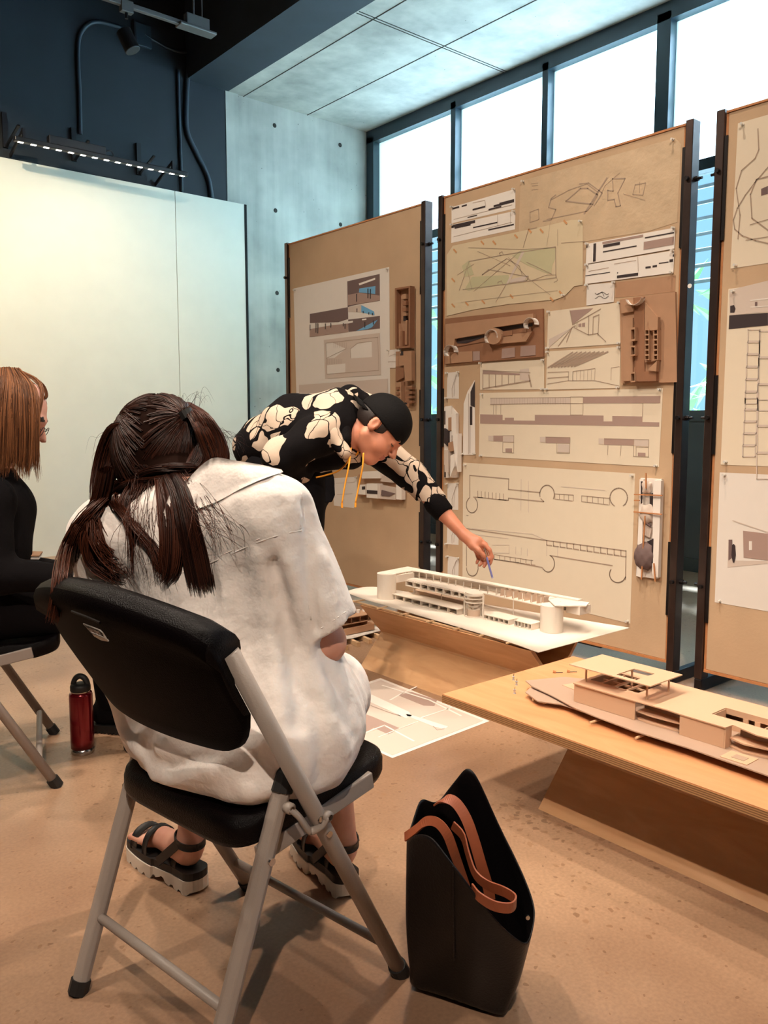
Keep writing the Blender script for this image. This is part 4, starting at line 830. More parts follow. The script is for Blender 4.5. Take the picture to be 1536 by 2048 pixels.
sl2('roof', near+[(1.915, -.3), (1.915, 1.388)], zr, zr+.003); sl2('roof', [(1.915, 1.22), (1.915, 1.01), (2.07, 1.01), (2.07, 1.22)], zr, zr+.003)
sl2('roof', [(1.915, 1.388), (1.915, 1.375), (2.07, 1.375), (2.07, 1.388)], zr, zr+.003); sl2('roof', [(2.03, 1.375), (2.03, 1.22), (2.07, 1.22), (2.07, 1.375)], zr, zr+.003); sl2('roof', [(1.985, 1.01), (1.985, -.3), (2.07, -.3), (2.07, 1.01)], zr, zr+.003); sl2('roof', [(1.915, .55), (1.915, -.3), (1.985, -.3), (1.985, .55)], zr, zr+.003)
for y in (1.01, .88, .86, .74, .55): obj('court_wall', box(1.915, 1.985, y-.0015, y+.0015, z0, zr), M_chip, m2)
obj('court_wall', box(1.985, 1.988, .55, 1.01, z0, .36), M_chip, m2); obj('court_sill', box(1.985, 1.988, .55, 1.01, .385, zr), M_chip, m2)
for y in (.96, .93, .80, .66): obj('court_post', box(1.984, 1.989, y-.01, y+.003, .36, .385), M_chip, m2)
for y in (1.34, 1.30, 1.26): obj('roof_beam', box(1.915, 2.03, y-.003, y+.003, zr-.004, zr+.001), M_chip, m2)
obj('roof_beam', box(1.968, 1.974, 1.225, 1.37, zr-.009, zr-.0045), M_chip, m2)
zf = .447; X0, X1, Y0, Y1 = 1.855, 2.01, 1.147, 1.405; hx0, hx1, hy0, hy1 = 1.873, 1.958, 1.200, 1.262
for a in ((X0, hx0, Y0, Y1), (hx1, X1, Y0, Y1), (hx0, hx1, Y0, hy0), (hx0, hx1, hy1, Y1)): pass
g = MB(); out = [(X0, Y0), (X1, Y0), (X1, Y1), (X0, Y1)]; inn = [(hx0, hy0), (hx1, hy0), (hx1, hy1), (hx0, hy1)]
V = [(a, b, zf) for a, b in out]+[(a, b, zf) for a, b in inn]+[(a, b, zf+.003) for a, b in out]+[(a, b, zf+.003) for a, b in inn]; F = []
for i in range(4):
    j = (i+1) % 4; F += [(8+i, 8+j, 12+j, 12+i), (i, 4+i, 4+j, j), (i, j, 8+j, 8+i), (4+j, 4+i, 12+i, 12+j)]
obj('canopy_roof', (V, F), M_chip, m2)
for x, y in ((1.885, 1.175), (1.985, 1.172), (1.985, 1.375), (1.89, 1.372), (1.96, 1.27)): obj('canopy_post', box(x-.002, x+.002, y-.002, y+.002, zr+.003, zf), M_chip, m2)
sl2('paving_plate', [(1.80, .925), (1.855, .925), (1.855, .86), (1.80, .86)], .3457, .3475, M_chip); sl2('mound', [(1.80, .80), (1.83, .77), (1.85, .70), (1.84, .50), (1.80, .5)], .3457, .3495, M_chipd); sl2('inner_plate', [(1.815, .905), (1.84, .905), (1.84, .875), (1.815, .875)], .3477, .3485, M_chipd)
sl2('path_piece', [(1.95, 1.50), (1.99, 1.49), (1.99, 1.39), (1.93, 1.39)], .3457, .3465, M_chip)
# loose pins and clear crumbs on the table top
for i, ((a, b), l) in enumerate((((1112, 1346), 'metal push pin lying on the table top left of the beige model, nearer the centre'), ((1140, 1345), 'metal push pin lying closest to the beige model'))):
    p = AT(a, b, z=.32); t = thing('push_pin', l, 'push pin', p, 'loose push pins'); obj('needle', MB().tube([p+[0, 0, .002], p+[.012, -.018, .004]], .0012, 6).vf, M_steel, t); obj('head', MB().tube([p+[-.006, .008, .004], p+[.0, .0, .003]], [.005, .004], 8).vf, M_ply, t)
M_clr = mat('clear_plastic', srgb(235, 230, 225), .15, trans=.5)
for i, (a, b) in enumerate(((1027, 1360), (1033, 1370), (1029, 1387))):
    p = AT(a, b, z=.32); t = thing('push_pin', ['clear push pin upright near the far edge of the table top', 'clear push pin lying below the upright clear one', 'clear push pin nearest the bag-side edge of the table top'][i], 'push pin', p, 'loose push pins')
    obj('head', MB().lathe(p, [(.005, 0), (.003, .003), (.003, .009), (.0055, .012)], 10).vf, M_clr, t)
    obj('needle', MB().tube([p+[0, 0, .012], p+[.002, 0, .02]], .0008, 5).vf, M_steel, t)

# ---------------------------------------------------------------- small models on the floor beyond the bench
t = thing('card_sheet', 'grey-white card sheet with curled corner on wooden strips on the floor beyond the bench', 'card', (2.6, 3.45, 0))
G_ = []
for i in range(9):
    u = i/8; G_.append([(2.40+.37*u+(.10)*v+0.0, 3.27+.05*u+.33*v, .03+.03*max(0, .3-u)*(1-v)*3) for v in (0, .33, .66, 1)])
obj('sheet', MB().sheet(G_, .0015, (0, 0, 1)).vf, M_wht, t, smooth=True)
for k in range(5): x = 2.44+.085*k; obj('wood_strip', MB().bar((x, 3.21+.01*k, .012), (x+.06, 3.55, .012), .018, .022).vf, M_stick, t)
t = thing('small_box_model', 'low open brown box model lying on the curled card sheet', 'architectural model', (2.65, 3.4, .041))
obj('base', box(2.52, 2.73, 3.345, 3.46, .0335, .037), M_card, t)
for a in ((2.52, 2.73, 3.345, 3.35), (2.52, 2.73, 3.455, 3.46), (2.52, 2.525, 3.35, 3.455), (2.725, 2.73, 3.35, 3.455)): obj('side', box(*a, .037, .068), M_card, t)
t = thing('long_bar_model', 'brown bar model with window cells stacked above the low box model', 'architectural model', (2.65, 3.5, .07))
obj('floor', box(2.44, 2.80, 3.40, 3.50, .0695, .073), M_card, t); obj('roof', box(2.44, 2.80, 3.40, 3.50, .103, .1065), M_card, t)
for k in range(7): x = 2.442+k*.0588; obj('divider', box(x, x+.004, 3.402, 3.498, .073, .103), M_cardd, t)
for k in range(3): p = np.array([2.66+.05*k, 3.45+.01*k, .1065]); obj('white_cylinder', MB().lathe(p, [(.009, 0), (.009, .018), (.0002, .018)], 12).vf, M_wht, t)

# ---------------------------------------------------------------- folding chairs
M_plast = mat('black_moulded_plastic', srgb(6, 3, 4), .36, bump=.3, bscale=420, spec=.12)
M_shell = mat('matte_black_plastic', srgb(5, 2, 3), .6, bump=.25, bscale=420, spec=.04)
M_tube = mat('grey_powder_coat', srgb(150, 138, 130), .45, bump=.08, bscale=300)
M_cap = mat('black_rubber_cap', srgb(20, 18, 18), .6)
M_chrome = mat('rivet_metal', srgb(190, 185, 180), .2, metal=1)
M_logo = mat('grey_emblem', srgb(176, 168, 162), .45)
def make_chair(label):
    t = thing('folding_chair', label, 'chair', (0, 0, 0), 'black plastic folding chairs with grey tube frames')
    for s in (-1, 1):
        a = np.array([.0, .24*s, .0]); b = np.array([-.455, .262*s, .80])
        fr = obj('side_tube', MB().tube([a+(b-a)*.012, a+(b-a)*.965], .0175, 12, sx=.85).vf, M_tube, t, smooth=True)
        obj('foot_cap', MB().tube([a+(b-a)*0, a+(b-a)*.035], .019, 12).vf, M_cap, fr)
        p = lambda q: a+(b-a)*q
        for q in (.50, .545): obj('rivet', MB().tube([p(q)+[-.004, s*.012, 0], p(q)+[-.005, s*.0185, 0]], .006, 10).vf, M_chrome, fr)
        ra = np.array([-.468, .205*s, .0]); rb = np.array([-.283, .212*s, .515])
        rl = obj('rear_leg', MB().tube([ra+(rb-ra)*.03, rb], .0185, 8, sx=.9).vf, M_tube, t, smooth=False, bevel=.003)
        obj('foot_cap', MB().tube([ra, ra+(rb-ra)*.05], .02, 8).vf, M_cap, rl)
        obj('end_cap', MB().tube([rb-(rb-ra)*.06, rb+(rb-ra)*.0, rb+(rb-ra)*.04], [.0205, .0195, .013], 10).vf, M_cap, rl)
        c = ra+(rb-ra)*.73; obj('rivet', MB().tube([c+[0, s*.014, 0], c+[0, s*.021, 0]], .007, 10).vf, M_chrome, rl)
        obj('seat_rail', MB().bar((-.335, .193*s, .375), (-.055, .207*s, .425), .014, .034).vf, M_tube, t, bevel=.003)
        g = MB(); L = spline([(-.298, .236*s, .462), (-.285, .246*s, .445), (-.27, .25*s, .420), (-.262, .252*s, .412), (-.250, .266*s, .422), (-.241, .272*s, .438)], 20)
        g.tube(L, .0098, 8, sx=.6); g.tube([L[0]+[0, -.008*s, 0], L[0]+[0, .006*s, 0]], .0100, 12); g.tube([L[-1]+[0, -.004*s, 0], L[-1]+[0, .005*s, 0]], .0100, 12)
        lk = obj('folding_link', g.vf, M_tube, t, smooth=True)
        for q in (L[0], L[-1]): obj('rivet', MB().tube([q+[0, s*.0065, 0], q+[0, s*.0085, 0]], .005, 10).vf, M_chrome, lk)
    obj('front_stretcher', MB().tube([(-.05, -.236, .09), (-.05, .236, .09)], .0095, 12).vf, M_tube, t, smooth=True)
    obj('rear_stretcher', MB().tube([(-.418, -.2, .14), (-.418, .2, .14)], .0095, 12).vf, M_tube, t, smooth=True)
    # seat
    G = []
    nx = 22
    for k, (sc_, z) in enumerate(((.90, .405), (.985, .403), (1, .412), (1.0, .435), (.985, .448), (.95, .4535), (.85, .452), (.6, .445), (.3, .443), (.01, .4425))):
        ring_ = []
        for i in range(48):
            a = 2*PI*i/48; ca, sa = math.cos(a), math.sin(a); e = .32
            x = -.178+.205*math.copysign(abs(ca)**e, ca)*sc_; y = (.205+.0*(x+.2))*math.copysign(abs(sa)**e, sa)*sc_
            fz_ = z+.012*max(0, (x+.06)/.09)*(1 if k > 3 else 1.3)-.012*max(0, (-x-.31)/.08)
            ring_.append((x, y, fz_))
        G.append(ring_)
    obj('seat', MB().rings(G).vf, M_plast, t, smooth=True)
    # backrest shell
    R = []; NU = 37
    for i in range(NU):
        u = -1+2*i/(NU-1); y = -.262*u; au = abs(u)
        zt = .862-.042*u*u-.02*max(0, au-.9)*10*.6; zb_ = .572+.09*max(0, (au-.55)/.45)**3
        hw = lambda z: (.243+.030*z/.78)/(.272)
        bul = .045*(1-u*u); prof = []
        def pt(z, off): return (-.44*z/.78-.030-bul-off, y*(hw(z) if z < .8 else hw(.8)), z)
        for q in np.linspace(0, 1, 9): z = zb_+(zt-.065-zb_)*q; prof.append(pt(z, .008+.004*math.sin(PI*q)))
        cxr = -.44*(zt-.03)/.78-.010-bul*.75
        for an in np.linspace(200, -30, 10): A_ = math.radians(an); prof.append((cxr-.006+.034*math.cos(A_), y*hw(.8)*(.965+.045*abs(u)**3), zt-.03+.030*math.sin(A_)))
        prof.append(pt(zt-.075, -.012))
        for q in np.linspace(1, 0, 7): z = zb_+(zt-.09-zb_)*q; prof.append(pt(z, -.006))
        R.append(prof)
    nr_ = len(R[0]); fm_ = [0 if 11 <= k <= 19 else 1 for i in range(NU-1) for k in range(nr_)]+[0, 0]
    bk = obj('backrest', MB().rings(R).vf, M_plast, t, smooth=True, mats=[M_plast, M_shell], fm=fm_)
    # emblem on the back of the shell: oval frame, lettering, grip below
    ex, ey, ez = -.44*.775/.78-.030-.045*(1-.23**2)-.0330, -.050, .790
    tilt = Matrix.Rotation(math.atan(.44/.78), 3, 'Y')
    cu = bpy.data.curves.new('emblem_text', 'FONT'); cu.body = 'LIFETIME'; cu.size = .0115; cu.align_x = 'CENTER'; cu.align_y = 'CENTER'; cu.extrude = .0006
    tmp = bpy.data.objects.new('tmp', cu); scene.collection.objects.link(tmp); bpy.context.view_layer.update()
    me_ = bpy.data.meshes.new_from_object(tmp.evaluated_get(bpy.context.evaluated_depsgraph_get())); bpy.data.objects.remove(tmp); me_.materials.clear(); me_.materials.append(M_logo)
    e = bpy.data.objects.new('emblem_text', me_); scene.collection.objects.link(e); e.parent = bk; e['label'] = 'grey raised lettering reading LIFETIME'
    sl = math.atan2(.45, 1)*.35
    M = Matrix(((0, -.49, -.87), (-1, 0, 0), (0, .87, -.49))).to_4x4()
    e.matrix_local = Matrix.Translation((ex-.002, ey, ez)) @ Matrix.Rotation(-.08, 4, 'Z') @ M
    def wp(u, v): q = (Matrix.Rotation(-.08, 3, 'Z') @ M.to_3x3()) @ Vector((u, v, 0)); return np.array([ex-.001+q.x, ey+q.y, ez+q.z])
    obj('emblem_frame', MB().tube([wp(a, b) for a, b in ((-.032, .008), (.026, .008), (.031, .004), (.031, -.008), (-.020, -.008), (-.026, .002), (-.032, .008))], .0013, 6).vf, M_logo, bk)
    obj('emblem_grip', MB().sheet([[wp(a, -.011), wp(a, -.020+.005*abs(a)/.03)] for a in np.linspace(-.022, .031, 9)], .002, (-.87, 0, -.49)).vf, M_logo, bk)
    obj('recess_lip', MB().tube([wp(-.05, .030), wp(0, .030), wp(.05, .028)], .0025, 6).vf, M_plast, bk)
    return t
def copy_tree(o, parent=None):
    c = o.copy(); scene.collection.objects.link(c)
    if parent is not None: c.parent = parent
    for ch in [x for x in scene.objects if x.parent == o and x is not c]: copy_tree(ch, c)
    return c
def place(t, C, f): t.location = Vector(C); t.rotation_euler = (0, 0, math.atan2(f[1], f[0]))
ch1 = make_chair('black folding chair with grey tube frame, the woman in the white shirt sits on it')
CH = (1.007, 1.43, 0); CF = (.988, .154)
ch2 = copy_tree(ch1); ch2['label'] = 'folding chair cut off by the left edge, the woman in black sits on it'
place(ch1, CH, CF); place(ch2, (.875, 2.775, 0), (.955, -.299))

# ---------------------------------------------------------------- red bottle
b0 = AT(166, 1505, z=0); b0 = b0+np.array([.0, .0, 0]); bx, by = b0[0], b0[1]
t = thing('water_bottle', 'dark red steel water bottle with black loop cap standing on the floor', 'bottle', (bx, by, 0))
r = .0385
obj('body', MB().lathe((bx, by, 0), [(r, .022), (r+.0005, .05), (r, .205), (r-.002, .213), (r-.008, .217)], 40).vf, mat('red_enamel', srgb(118, 6, 22), .22, metal=.6, coat=.5), t, smooth=True)
obj('steel_base', MB().lathe((bx, by, 0), [(.030, 0), (r-.003, .0), (r-.0005, .004), (r-.0005, .0215)], 40).vf, M_chrome, t, smooth=True)
obj('neck_ring', MB().lathe((bx, by, 0), [(.031, .216), (.031, .2195), (.02, .2195)], 32).vf, M_chrome, t)
cap = obj('cap', MB().lathe((bx, by, 0), [(.032, .220), (.0335, .222), (.0335, .236), (.031, .243), (.02, .246), (.001, .246)], 32).vf, M_cap, t, smooth=True)
dv = RT
g = MB(); R = []
for k in range(17):
    a = PI*k/16; c = np.array([bx, by, .237])+dv*.024*math.cos(a)+np.array([0, 0, .033*math.sin(a)]); R.append(c)
g.tube(R, .0085, 10, sx=1.2); obj('carry_loop', g.vf, M_cap, cap, smooth=True)

# ---------------------------------------------------------------- tote bag
M_tote = mat('black_coated_canvas', srgb(14, 11, 13), .42, bump=.1, bscale=200, noise=.2, nscale=5, spec=.25)
M_lea = mat('brown_leather', srgb(150, 78, 48), .5, noise=.2, nscale=25)
tb = thing('tote_bag', 'tall black coated tote bag with brown leather handles standing on the floor', 'bag', (1.1, 1.08, 0))
front = [PT(*p) for p in ((808, 1692, 1.535), (822, 1672, 1.50), (842, 1668, 1.475), (866, 1676, 1.45), (885, 1705, 1.435), (925, 1755, 1.42), (965, 1812, 1.42), (1010, 1862, 1.44), (1040, 1884, 1.46), (1056, 1892, 1.48))]
right = [PT(*p) for p in ((1066, 1862, 1.50), (1073, 1822, 1.53))]
back = [PT(*p) for p in ((1060, 1780, 1.56), (1035, 1722, 1.59), (1000, 1655, 1.62), (972, 1590, 1.63), (954, 1552, 1.63), (942, 1537, 1.635), (930, 1536, 1.64), (918, 1552, 1.65), (895, 1580, 1.65), (880, 1602, 1.645), (865, 1606, 1.63), (850, 1597, 1.61), (838, 1598, 1.595), (826, 1640, 1.565))]
top = np.array(front+right+back); n = len(top)
FLb, FRb, BRb, BLb = np.array([1.018, 1.140, .001]), np.array([1.103, .968, .001]), np.array([1.20, 1.02, .001]), np.array([1.115, 1.20, .001])
nf, nr = len(front), len(right); bot = []
for i in range(n):
    if i < nf: bot.append(FLb+(FRb-FLb)*i/(nf-1))
    elif i < nf+nr+1: bot.append(FRb+(BRb-FRb)*(i-nf+1)/(nr+1))
    elif i < n-3: bot.append(BRb+(BLb-BRb)*(i-nf-nr)/(n-3-nf-nr))
    else: bot.append(BLb+(FLb-BLb)*(i-n+4)/4.)
bot = np.array(bot); cen = bot.mean(0); rr_ = []
for s in np.linspace(0, 1, 12):
    q = bot*(1-s)+top*s; out = q-(cen*(1-s)+top.mean(0)*s); out[:, 2] = 0
    k = math.sin(PI*s)*.05+(.05*(s < .05))
    cr = np.array([.9+.35*math.sin(i*.75+4*s)*math.sin(PI*s) for i in range(n)])[:, None]
    rr_.append(q+out*k*cr)
V = [p for r_ in rr_ for p in r_]; F = [(i*n+k, i*n+(k+1) % n, (i+1)*n+(k+1) % n, (i+1)*n+k) for i in range(11) for k in range(n)]+[tuple(range(n-1, -1, -1))]
o = obj('bag_body', (V, F), M_tote, tb, smooth=True)
md_ = o.modifiers.new('subdiv', 'SUBSURF'); md_.levels = 1; md_.render_levels = 2
so = o.modifiers.new('thick', 'SOLIDIFY'); so.thickness = .0025
seam = [rr_[int(11-k)][4+0]*.5+rr_[int(11-k)][5]*.5 for k in range(0, 8)]
obj('front_seam', MB().tube(spline([p+np.array([-.002, -.003, 0]) for p in seam], 20), .0012, 5).vf, M_tote, tb)
def ribbon(pts, w, th, n=40, wd=None):
    P = spline([PT(*p) for p in pts], n); R = []
    for i in range(n):
        d = P[min(i+1, n-1)]-P[max(i-1, 0)]; d /= np.linalg.norm(d); W = np.array(wd if wd is not None else (0, 0, 1.)); W = W-d*(W@d); W /= np.linalg.norm(W)+1e-9; N = np.cross(d, W)
        R.append([P[i]-W*w/2-N*th/2, P[i]+W*w/2-N*th/2, P[i]+W*w/2+N*th/2, P[i]-W*w/2+N*th/2])
    return MB().rings(R).vf
o = obj('handle', ribbon([(872, 1607, 1.60), (892, 1598, 1.585), (912, 1606, 1.57), (932, 1636, 1.555), (948, 1680, 1.545), (962, 1728, 1.54), (976, 1775, 1.545), (980, 1800, 1.55)], .020, .003, wd=RT*.8+UP*.5), M_lea, tb, label='rear brown leather handle arching up'); 
o = obj('handle', ribbon([(810, 1674, 1.52), (830, 1660, 1.505), (852, 1643, 1.49), (874, 1645, 1.475), (894, 1668, 1.465), (908, 1705, 1.47), (920, 1740, 1.49), (932, 1775, 1.51)], .017, .003, wd=RT*.45+UP*.8), M_lea, tb, label='front brown leather handle near the left rim')
o = obj('handle_loop', ribbon([(905, 1650, 1.56), (925, 1672, 1.545), (936, 1710, 1.53), (950, 1748, 1.51), (975, 1770, 1.485), (1010, 1784, 1.455), (1031, 1800, 1.43), (1022, 1815, 1.405), (990, 1812, 1.40), (960, 1795, 1.41), (945, 1778, 1.44)], .020, .003, wd=UP+FW*-.3), M_lea, tb, label='brown leather loop hanging over the front rim')
p = PT(1055, 1834, 1.515); obj('metal_snap', MB().tube([p, p-FW*.004], .004, 10).vf, M_chrome, tb)

# ---------------------------------------------------------------- people: shared builders
def skin_mat(name, c, c2):
    m = mat(name, c, .5, noise=1, nscale=14, col2=c2); m.node_tree.nodes['Principled BSDF'].inputs['Subsurface Weight'].default_value = .08
    m.node_tree.nodes['Principled BSDF'].inputs['Subsurface Radius'].default_value = (.01, .004, .002); return m
M_skin = skin_mat('warm_skin', srgb(206, 140, 112), srgb(192, 122, 94)); M_skin2 = skin_mat('pale_skin', srgb(222, 168, 146), srgb(206, 144, 122))
M_lip = mat('lip', srgb(176, 100, 84), .4); M_hairk = mat('dark_hair', srgb(34, 22, 18), .5)
def hair_mat(name, a, b):
    m = bpy.data.materials.new(name); m.use_nodes = True; nt = m.node_tree; p = nt.nodes['Principled BSDF']; p.inputs['Roughness'].default_value = .42; p.inputs['Specular IOR Level'].default_value = .28
    at_ = nn(nt, 'ShaderNodeAttribute'); at_.attribute_name = 'tone'; r = nn(nt, 'ShaderNodeValToRGB'); r.color_ramp.elements[0].color = a; r.color_ramp.elements[1].color = b
    nt.links.new(at_.outputs['Fac'], r.inputs[0]); nt.links.new(r.outputs[0], p.inputs['Base Color']); return m
M_hairA = hair_mat('dark_brown_hair', srgb(24, 11, 8), srgb(84, 42, 26)); M_hairB = hair_mat('auburn_hair', srgb(56, 32, 20), srgb(150, 98, 64))
def frame(fwd, up):
    x = np.array(fwd, float); x /= np.linalg.norm(x); z = np.array(up, float); z -= x*(z@x); z /= np.linalg.norm(z); y = np.cross(z, x); return np.stack([x, y, z], 1)
def head_fn(c, R, s=1.0, ear=True):
    c = np.array(c, float)
    base = union([ell((-.012, 0, .032), (.098, .076, .086)), ell((.022, 0, -.026), (.068, .058, .078)), cone((.060, 0, -.095), (.066, 0, -.088), .017, .018),
                  cone((.058, 0, -.092), (-.01, .052, -.050), .015, .018), cone((.058, 0, -.092), (-.01, -.052, -.050), .015, .018), ell((.055, .036, -.035), (.03, .022, .025)), ell((.055, -.036, -.035), (.03, .022, .025))], .028)
    base = union([base, cone((.082, -.03, .026), (.084, 0, .024), .011, .010), cone((.084, 0, .024), (.082, .03, .026), .010, .011)], .014)
    for s_ in (-1, 1): base = cut(base, (lambda s2: (lambda P: np.linalg.norm(P-np.array([.098, .031*s2, .004]), axis=1)-.015))(s_), .012)
    base = union([base]+[ell((.076, .031*s_, .004), (.0115, .0145, .0115)) for s_ in (-1, 1)], .003)
    nose = union([cone((.086, 0, .012), (.112, 0, -.024), .0075, .0105), ell((.102, .011, -.029), (.010, .007, .0065)), ell((.102, -.011, -.029), (.010, .007, .0065))], .006)
    lips = union([cone((.088, -.018, -.054), (.0935, 0, -.0525), .004, .0055), cone((.0935, 0, -.0525), (.088, .018, -.054), .0055, .004), cone((.086, -.016, -.062), (.0915, 0, -.064), .004, .0058), cone((.0915, 0, -.064), (.086, .016, -.062), .0058, .004)], .002)
    f = union([base, nose, ], .007); f = union([f, lips], .004)
    if ear:
        for s_ in (-1, 1):
            e = ell((-.012, .080*s_, -.002), (.019, .009, .031)); e = cut(e, ell((-.008, .090*s_, .002), (.010, .008, .018)), .005); f = union([f, e, cone((-.006, .075*s_, -.026), (-.004, .077*s_, -.022), .006, .006)], .005)
    return (lambda P: s*f(((P-c)@R)/s)), (lambda P: ((P-c)@R)/s)
def face_index(loc):
    def g(Vc):
        q = loc(Vc); m = np.zeros(len(q), int)
        lip = (q[:, 0] > .086) & (np.abs(q[:, 1]) < .021) & (q[:, 2] < -.0475) & (q[:, 2] > -.0695); m[lip] = 1
        br = (q[:, 0] > .070) & (np.abs(np.abs(q[:, 1])-.032) < .017) & (np.abs(q[:, 2]-.0285-.004*(1-np.abs(np.abs(q[:, 1])-.03)/.02)) < .0045); m[br] = 2
        la = (q[:, 0] > .078) & (np.abs(np.abs(q[:, 1])-.031) < .0135) & (np.abs(q[:, 2]+.002) < .0022); m[la] = 2
        return m
    return g
def hand_fn(wrist, dirv, palm_n, side, s=1.0, curl=(.5, .5, .6, .7), thumb=.5):
    # palm of the hand from the wrist; side = direction of the thumb
    d = np.array(dirv, float); d /= np.linalg.norm(d); n = np.array(palm_n, float); n -= d*(n@d); n /= np.linalg.norm(n); t = np.array(side, float); t -= d*(t@d)+n*(t@n); t /= np.linalg.norm(t)
    w = np.array(wrist, float); fs = []
    for k in range(4):
        o = (.030-.020*k)*s; fs.append(cone(w+t*o*.5, w+d*.088*s*(1-.03*abs(k-1))+t*o, .016*s, .0125*s))
    palm = union(fs, .014); fl = [palm]
    for k in range(4):
        o = (.030-.020*k)*s; b = w+d*.088*s*(1-.03*abs(k-1))+t*o; L_ = np.array([.044, .048, .045, .036])[k]*s; a = 0; p = b
        for j, q in enumerate((1, .62, .5)):
            a += curl[k]*(1.0 if j else .7); dd = d*math.cos(a)+n*math.sin(a); p2 = p+dd*L_*q; fl.append(cone(p, p2, (.0088-.0008*j)*s, (.0082-.0009*j)*s)); p = p2
    b = w+d*.022*s+t*.026*s; a1 = d*.62+t*.62+n*thumb; a1 /= np.linalg.norm(a1); p1 = b+a1*.044*s; a2 = d*.9+t*.1+n*thumb*1.2; a2 /= np.linalg.norm(a2)
    fl += [cone(w+d*.01, b, .015*s, .014*s), cone(b, p1, .0125*s, .0105*s), cone(p1, p1+a2*.034*s, .010*s, .0082*s)]
    return union([palm]+fl[1:], .006)
def strands(name, bundles, m, parent, r=.0011, n=13):
    V = []; F = []; T = []
    for b in bundles:
        P = np.array(b['p'], float); cnt = b['n']; s0 = b.get('s', [.01]*len(P)); k0 = b.get('r', r); wv = b.get('w', .0); tn = b.get('tone', (.0, 1.)); fl = b.get('flat', .5)
        for i in range(cnt):
            a = RNG.uniform(0, 2*PI); q = math.sqrt(RNG.uniform(0, 1)); off = [RT*math.cos(a)*q*s+UP*math.sin(a)*q*s*b.get('v', .5)+FW*math.sin(a*1.7+q*5)*q*s*fl for s in s0]
            ph = RNG.uniform(0, 6.28); js = RNG.normal(0, 1, 3)*wv
            C = spline([P[k]+off[k] for k in range(len(P))], n); ln_ = RNG.uniform(b.get('cut', .86), 1.0); tt = np.linspace(0, 1, n)
            C = np.array([C[0]]+[C[int(k*ln_)]*(1-(k*ln_) % 1)+C[min(n-1, int(k*ln_)+1)]*((k*ln_) % 1) for k in range(1, n)])
            C += (np.sin(tt*5+ph)[:, None]*js+tt[:, None]**2*RNG.normal(0, 1, 3)*wv*1.5)
            dd = np.gradient(C, axis=0); dd /= np.linalg.norm(dd, axis=1)[:, None]+1e-9; u = np.cross(dd, FW); u /= np.linalg.norm(u, axis=1)[:, None]+1e-9; w_ = np.cross(dd, u)
            rad = k0*RNG.uniform(.7, 1.2)*(1-.75*tt**3); base = len(V)
            for k in range(n):
                for j in range(3):
                    an = 2*PI*j/3; V.append(C[k]+rad[k]*(u[k]*math.cos(an)+w_[k]*math.sin(an)))
            F += [(base+k*3+j, base+k*3+(j+1) % 3, base+(k+1)*3+(j+1) % 3, base+(k+1)*3+j) for k in range(n-1) for j in range(3)]
            T += [RNG.uniform(*tn)]*(n*3)
    o = obj(name, (V, F), m, parent, smooth=True); at_ = o.data.attributes.new('tone', 'FLOAT', 'POINT'); at_.data.foreach_set('value', np.array(T, dtype=np.float32)); return o
def mesh_sdf(name, fn, lo, hi, h, m, parent, mats=None, idx=None, label=None):
    V, F = snets(fn, lo, hi, h); fm = idx(V[F].mean(1)) if idx is not None else None
    o = obj(name, (V, F), m, parent, smooth=True, mats=mats, fm=fm, label=label); return o
def bounds(pts, pad):
    P = np.array(pts, float); return P.min(0)-pad, P.max(0)+pad
def foot_pts(heel, toe, z):
    h = np.array([heel[0], heel[1], z]); t = np.array([toe[0], toe[1], z]); d = (t-h); L_ = np.linalg.norm(d); d /= L_; s = np.array([-d[1], d[0], 0]); return h, t, d, s, L_

# ================================================================ woman in the white shirt
wa = thing('person', 'person with two brown pigtails and a white linen shirt, seated, seen from behind', 'person', (.9, 1.45, 0))
Ls = PT(210, 1070, 1.70); Rs = PT(560, 1024, 1.52); NB = PT(368, 1000, 1.62); HD = PT(322, 928, 1.69)
HL = np.array([.785, 1.50, .53]); HR = np.array([.835, 1.285, .53]); CH1 = PT(400, 1150, 1.63); BL_ = PT(440, 1300, 1.64)
KL = np.array([.98, 1.88, .50]); KR = np.array([1.07, 1.53, .50]); AL = np.array([.864, 1.765, .11]); AR = np.array([1.145, 1.52, .11])
El = PT(215, 1290, 1.86); Er = PT(648, 1285, 1.56)
hf, hl = head_fn(HD, frame(FW*.75-UP*.62+RT*.05, UP*.75+FW*.62), 1.0)
legs = []
for a, b, c in ((HL, KL, AL), (HR, KR, AR)): legs += [cone(a, b, .085, .06), cone(b, (b+c)/2, .055, .05), cone((b+c)/2, c, .05, .032)]
def foot_fn(heel, toe, z, ank):
    h, t, d, s, L_ = foot_pts(heel, toe, z); m = (h+t)/2; sg = 1
    fs = [ell(h+d*.035+[0, 0, .028], (.03, .03, .03)), cone(np.array(ank), h+d*.07+[0, 0, .035], .031, .032), cone(h+d*.05+[0, 0, .028], h+d*L_*.68+[0, 0, .02], .029, .024), cone(np.array(ank)+d*.01-[0, 0, .02], h+d*L_*.6+[0, 0, .03], .03, .022)]
    for k in range(5): fs.append(cone(h+d*L_*.66+s*(.030-.015*k)+[0, 0, .014], h+d*(L_*.93-.008*abs(k-.5)*1.2)+s*(.034-.017*k)+[0, 0, .010], .011, .0085 if k else .011))
    return union(fs, .014)
lh, lt = (.866, 1.735), (.830, 1.995); rh, rt_ = (1.133, 1.488), (1.176, 1.742)
torso = union([cone(Ls, Rs, .05, .05), cone((Ls+Rs)/2, CH1, .09, .10), cone(CH1, BL_, .10, .10), cone(BL_, (HL+HR)/2, .10, .11), cone(HL, HR, .10, .10), cone(NB, HD-UP*.03+FW*.0, .050, .05)], .05)
